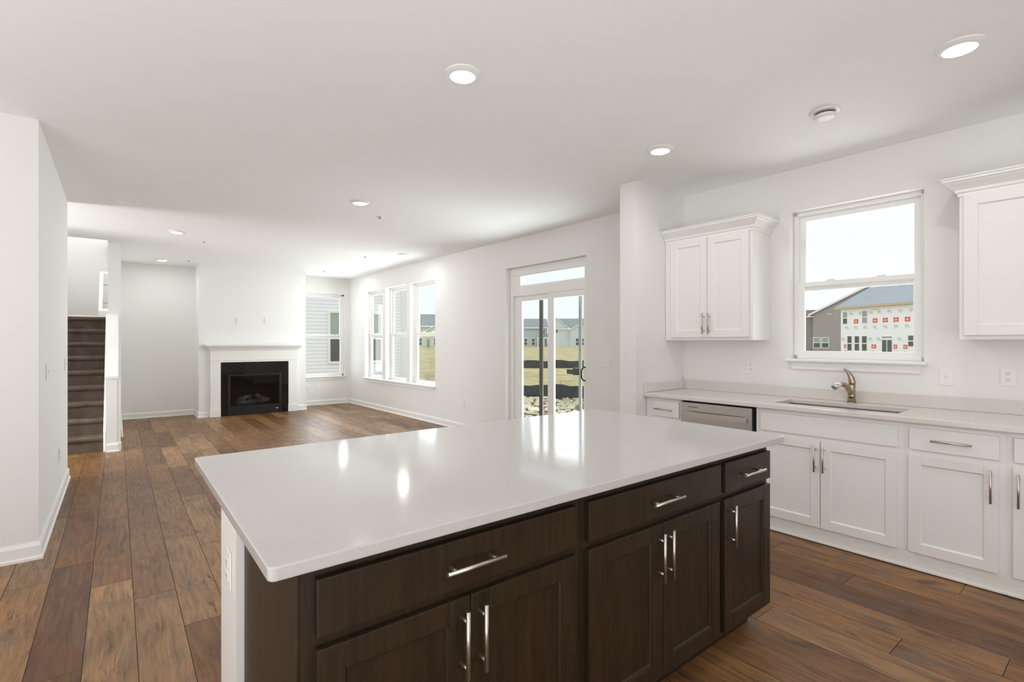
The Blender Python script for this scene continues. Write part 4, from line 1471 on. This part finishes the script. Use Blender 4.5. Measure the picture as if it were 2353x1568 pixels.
def inkblock(x, z):
    # the printed lettering is too small to read from here: a row of letter-sized strokes over a finer row
    xx = x
    for _ in range(9):
        wl = rngw.uniform(0.030, 0.050)
        wbox(xx, xx + wl * 0.62, z, z + rngw.choice((0.09, 0.09, 0.13)), 2)
        xx += wl
    wbox(x + 0.02, x + 0.24, z + 0.17, z + 0.19, 2)
    for q in (0.07, 0.13):
        wbox(x + 0.01, x + rngw.uniform(0.40, 0.50), z - q, z - q + 0.022, 2)


for x0, x1 in ((1.50, 1.97), (3.50, 3.96), (4.50, 4.97), (5.52, 5.99), (6.56, 7.03), (7.59, 8.06)):
    badge(x0, x1)
for x0, x1 in ((0.38, 0.62), (3.37, 3.84), (5.54, 5.86), (6.43, 6.77), (7.50, 7.95)):
    badge(x0, x1, 0.75, 1.11)
for i in range(8):
    inkblock(0.50 + i * 1.01, 2.72)
for xx in (1.0, 2.0, 3.1, 3.95, 4.95, 5.95, 6.95):
    inkblock(xx, 4.08)
for xx in (0.1, 3.05, 3.9, 5.9):
    inkblock(xx, 1.60)
for xx in (0.4, 3.37, 5.6, 6.4):
    inkblock(xx, 0.38)
wbox(3.45, 4.2, 4.30, 4.38, 2)
m.build('walls', [M['wrap'], M['red'], M['greyink'], M['badgeink']], wh)
r = MB()
r.prism([(S(-0.35), Zc(4.66)), (S(4.5), Zc(7.05)), (S(4.5), Zc(7.2)), (S(-0.35), Zc(4.80))], 'x', S(-0.42), LENW)
r.prism([(S(9.35), Zc(4.66)), (S(4.5), Zc(7.05)), (S(4.5), Zc(7.2)), (S(9.35), Zc(4.80))], 'x', S(-0.42), LENW)
r.build('roof', M['underlay'], wh)
MB().box(S(-0.42), LENW, S(-0.37), S(-0.345), Zc(4.60), Zc(4.78)).build('eave_board', M['lumber'], wh)


def wwin(x0, x1, z0, z1, up, low):
    house_window(wh, S(x0), S(x1), Zc(z0), Zc(z1), -0.01, True, up, 0.05, lower=low)


wwin(0.29, 0.75, 3.14, 4.26, 'greyglass', 'farglass')
wwin(2.43, 2.93, 3.15, 4.27, 'greyglass', 'greyglass')
wwin(0.80, 1.27, 0.52, 1.90, 'farglass', 'farglass')
wwin(1.61, 2.09, 0.53, 1.89, 'farglass', 'farglass')
wwin(2.40, 2.90, 0.53, 1.89, 'farglass', 'farglass')
wwin(6.88, 7.39, 0.98, 1.89, 'farglass', 'farglass')
dr = MB().box(S(4.42), S(5.43), -0.05, 0.0, Zc(0.2), Zc(1.86)).build('patio_door', M['vinyl'], wh)
MB().box(S(4.47), S(4.87), -0.07, -0.04, Zc(0.27), Zc(1.52)).box(S(4.97), S(5.38), -0.07, -0.04, Zc(0.27), Zc(1.52)).box(S(4.47), S(5.38), -0.07, -0.04, Zc(1.74), Zc(1.81)).build('door_glass', M['farglass'], dr)

# taupe gabled house behind it
K2 = 80.0 / 62.0
gx0, gy0 = 68.3 * K2, 25.1 * K2
gh = gable_house('taupe gabled house beside the wrapped one, through the sink window', (gx0, gy0, 0), face(gx0, gy0), 1.0, 1.0, 1, 2, 'sidingt', 'shingled', True)
for ch in list(gh.children):
    bpy.data.objects.remove(ch, do_unlink=True)
zz = lambda z: CAM_H + (z - CAM_H) * K2
MB().prism([(-1.1, -1.5), (14, -1.5), (14, zz(4.6)), (6.4, zz(8.0)), (-1.1, zz(4.75))], 'y', 0, 12).box(-6, -1.1, 3.0, 12, -1.5, zz(4.6)).build('walls', M['sidingt'], gh)
MB().prism([(-1.75, zz(4.55)), (6.4, zz(8.05)), (14.6, zz(4.5)), (14.6, zz(4.7)), (6.4, zz(8.25)), (-1.75, zz(4.75))], 'y', -0.3, 12.3).prism([(2.6, zz(4.65)), (2.6, zz(4.8)), (6.5, zz(5.6)), (10.5, zz(4.8)), (10.5, zz(4.65))], 'x', -6.3, 1.0).build('roof', M['shingled'], gh)
MB().prism([(-1.8, zz(4.50)), (6.4, zz(8.02)), (6.4, zz(8.27)), (-1.8, zz(4.76))], 'y', -0.42, -0.3).box(-2.6, -1.1, -0.42, 0.0, zz(4.42), zz(4.56)).build('fascia', M['vinyl'], gh)
for xa in (-1.75 + 0.75, 0.15):
    house_window(gh, xa, xa + 0.85, 0.45, 2.0, 0.0, True, 'greenglass', 0.10, lower='farglass')
MB().lathe([(0.12, 0.0), (0.12, -0.06)], 14, (0.92, -0.01, zz(4.78)), axis='y').lathe([(0.12, 0.0), (0.12, -0.06)], 14, (1.30, -0.01, zz(4.78)), axis='y').build('round_vent', M['vinyl'], gh)
MB().box(2.9, 3.15, -0.12, 0.0, zz(1.35), zz(1.62)).build('wall_lamp', M['bronze'], gh)
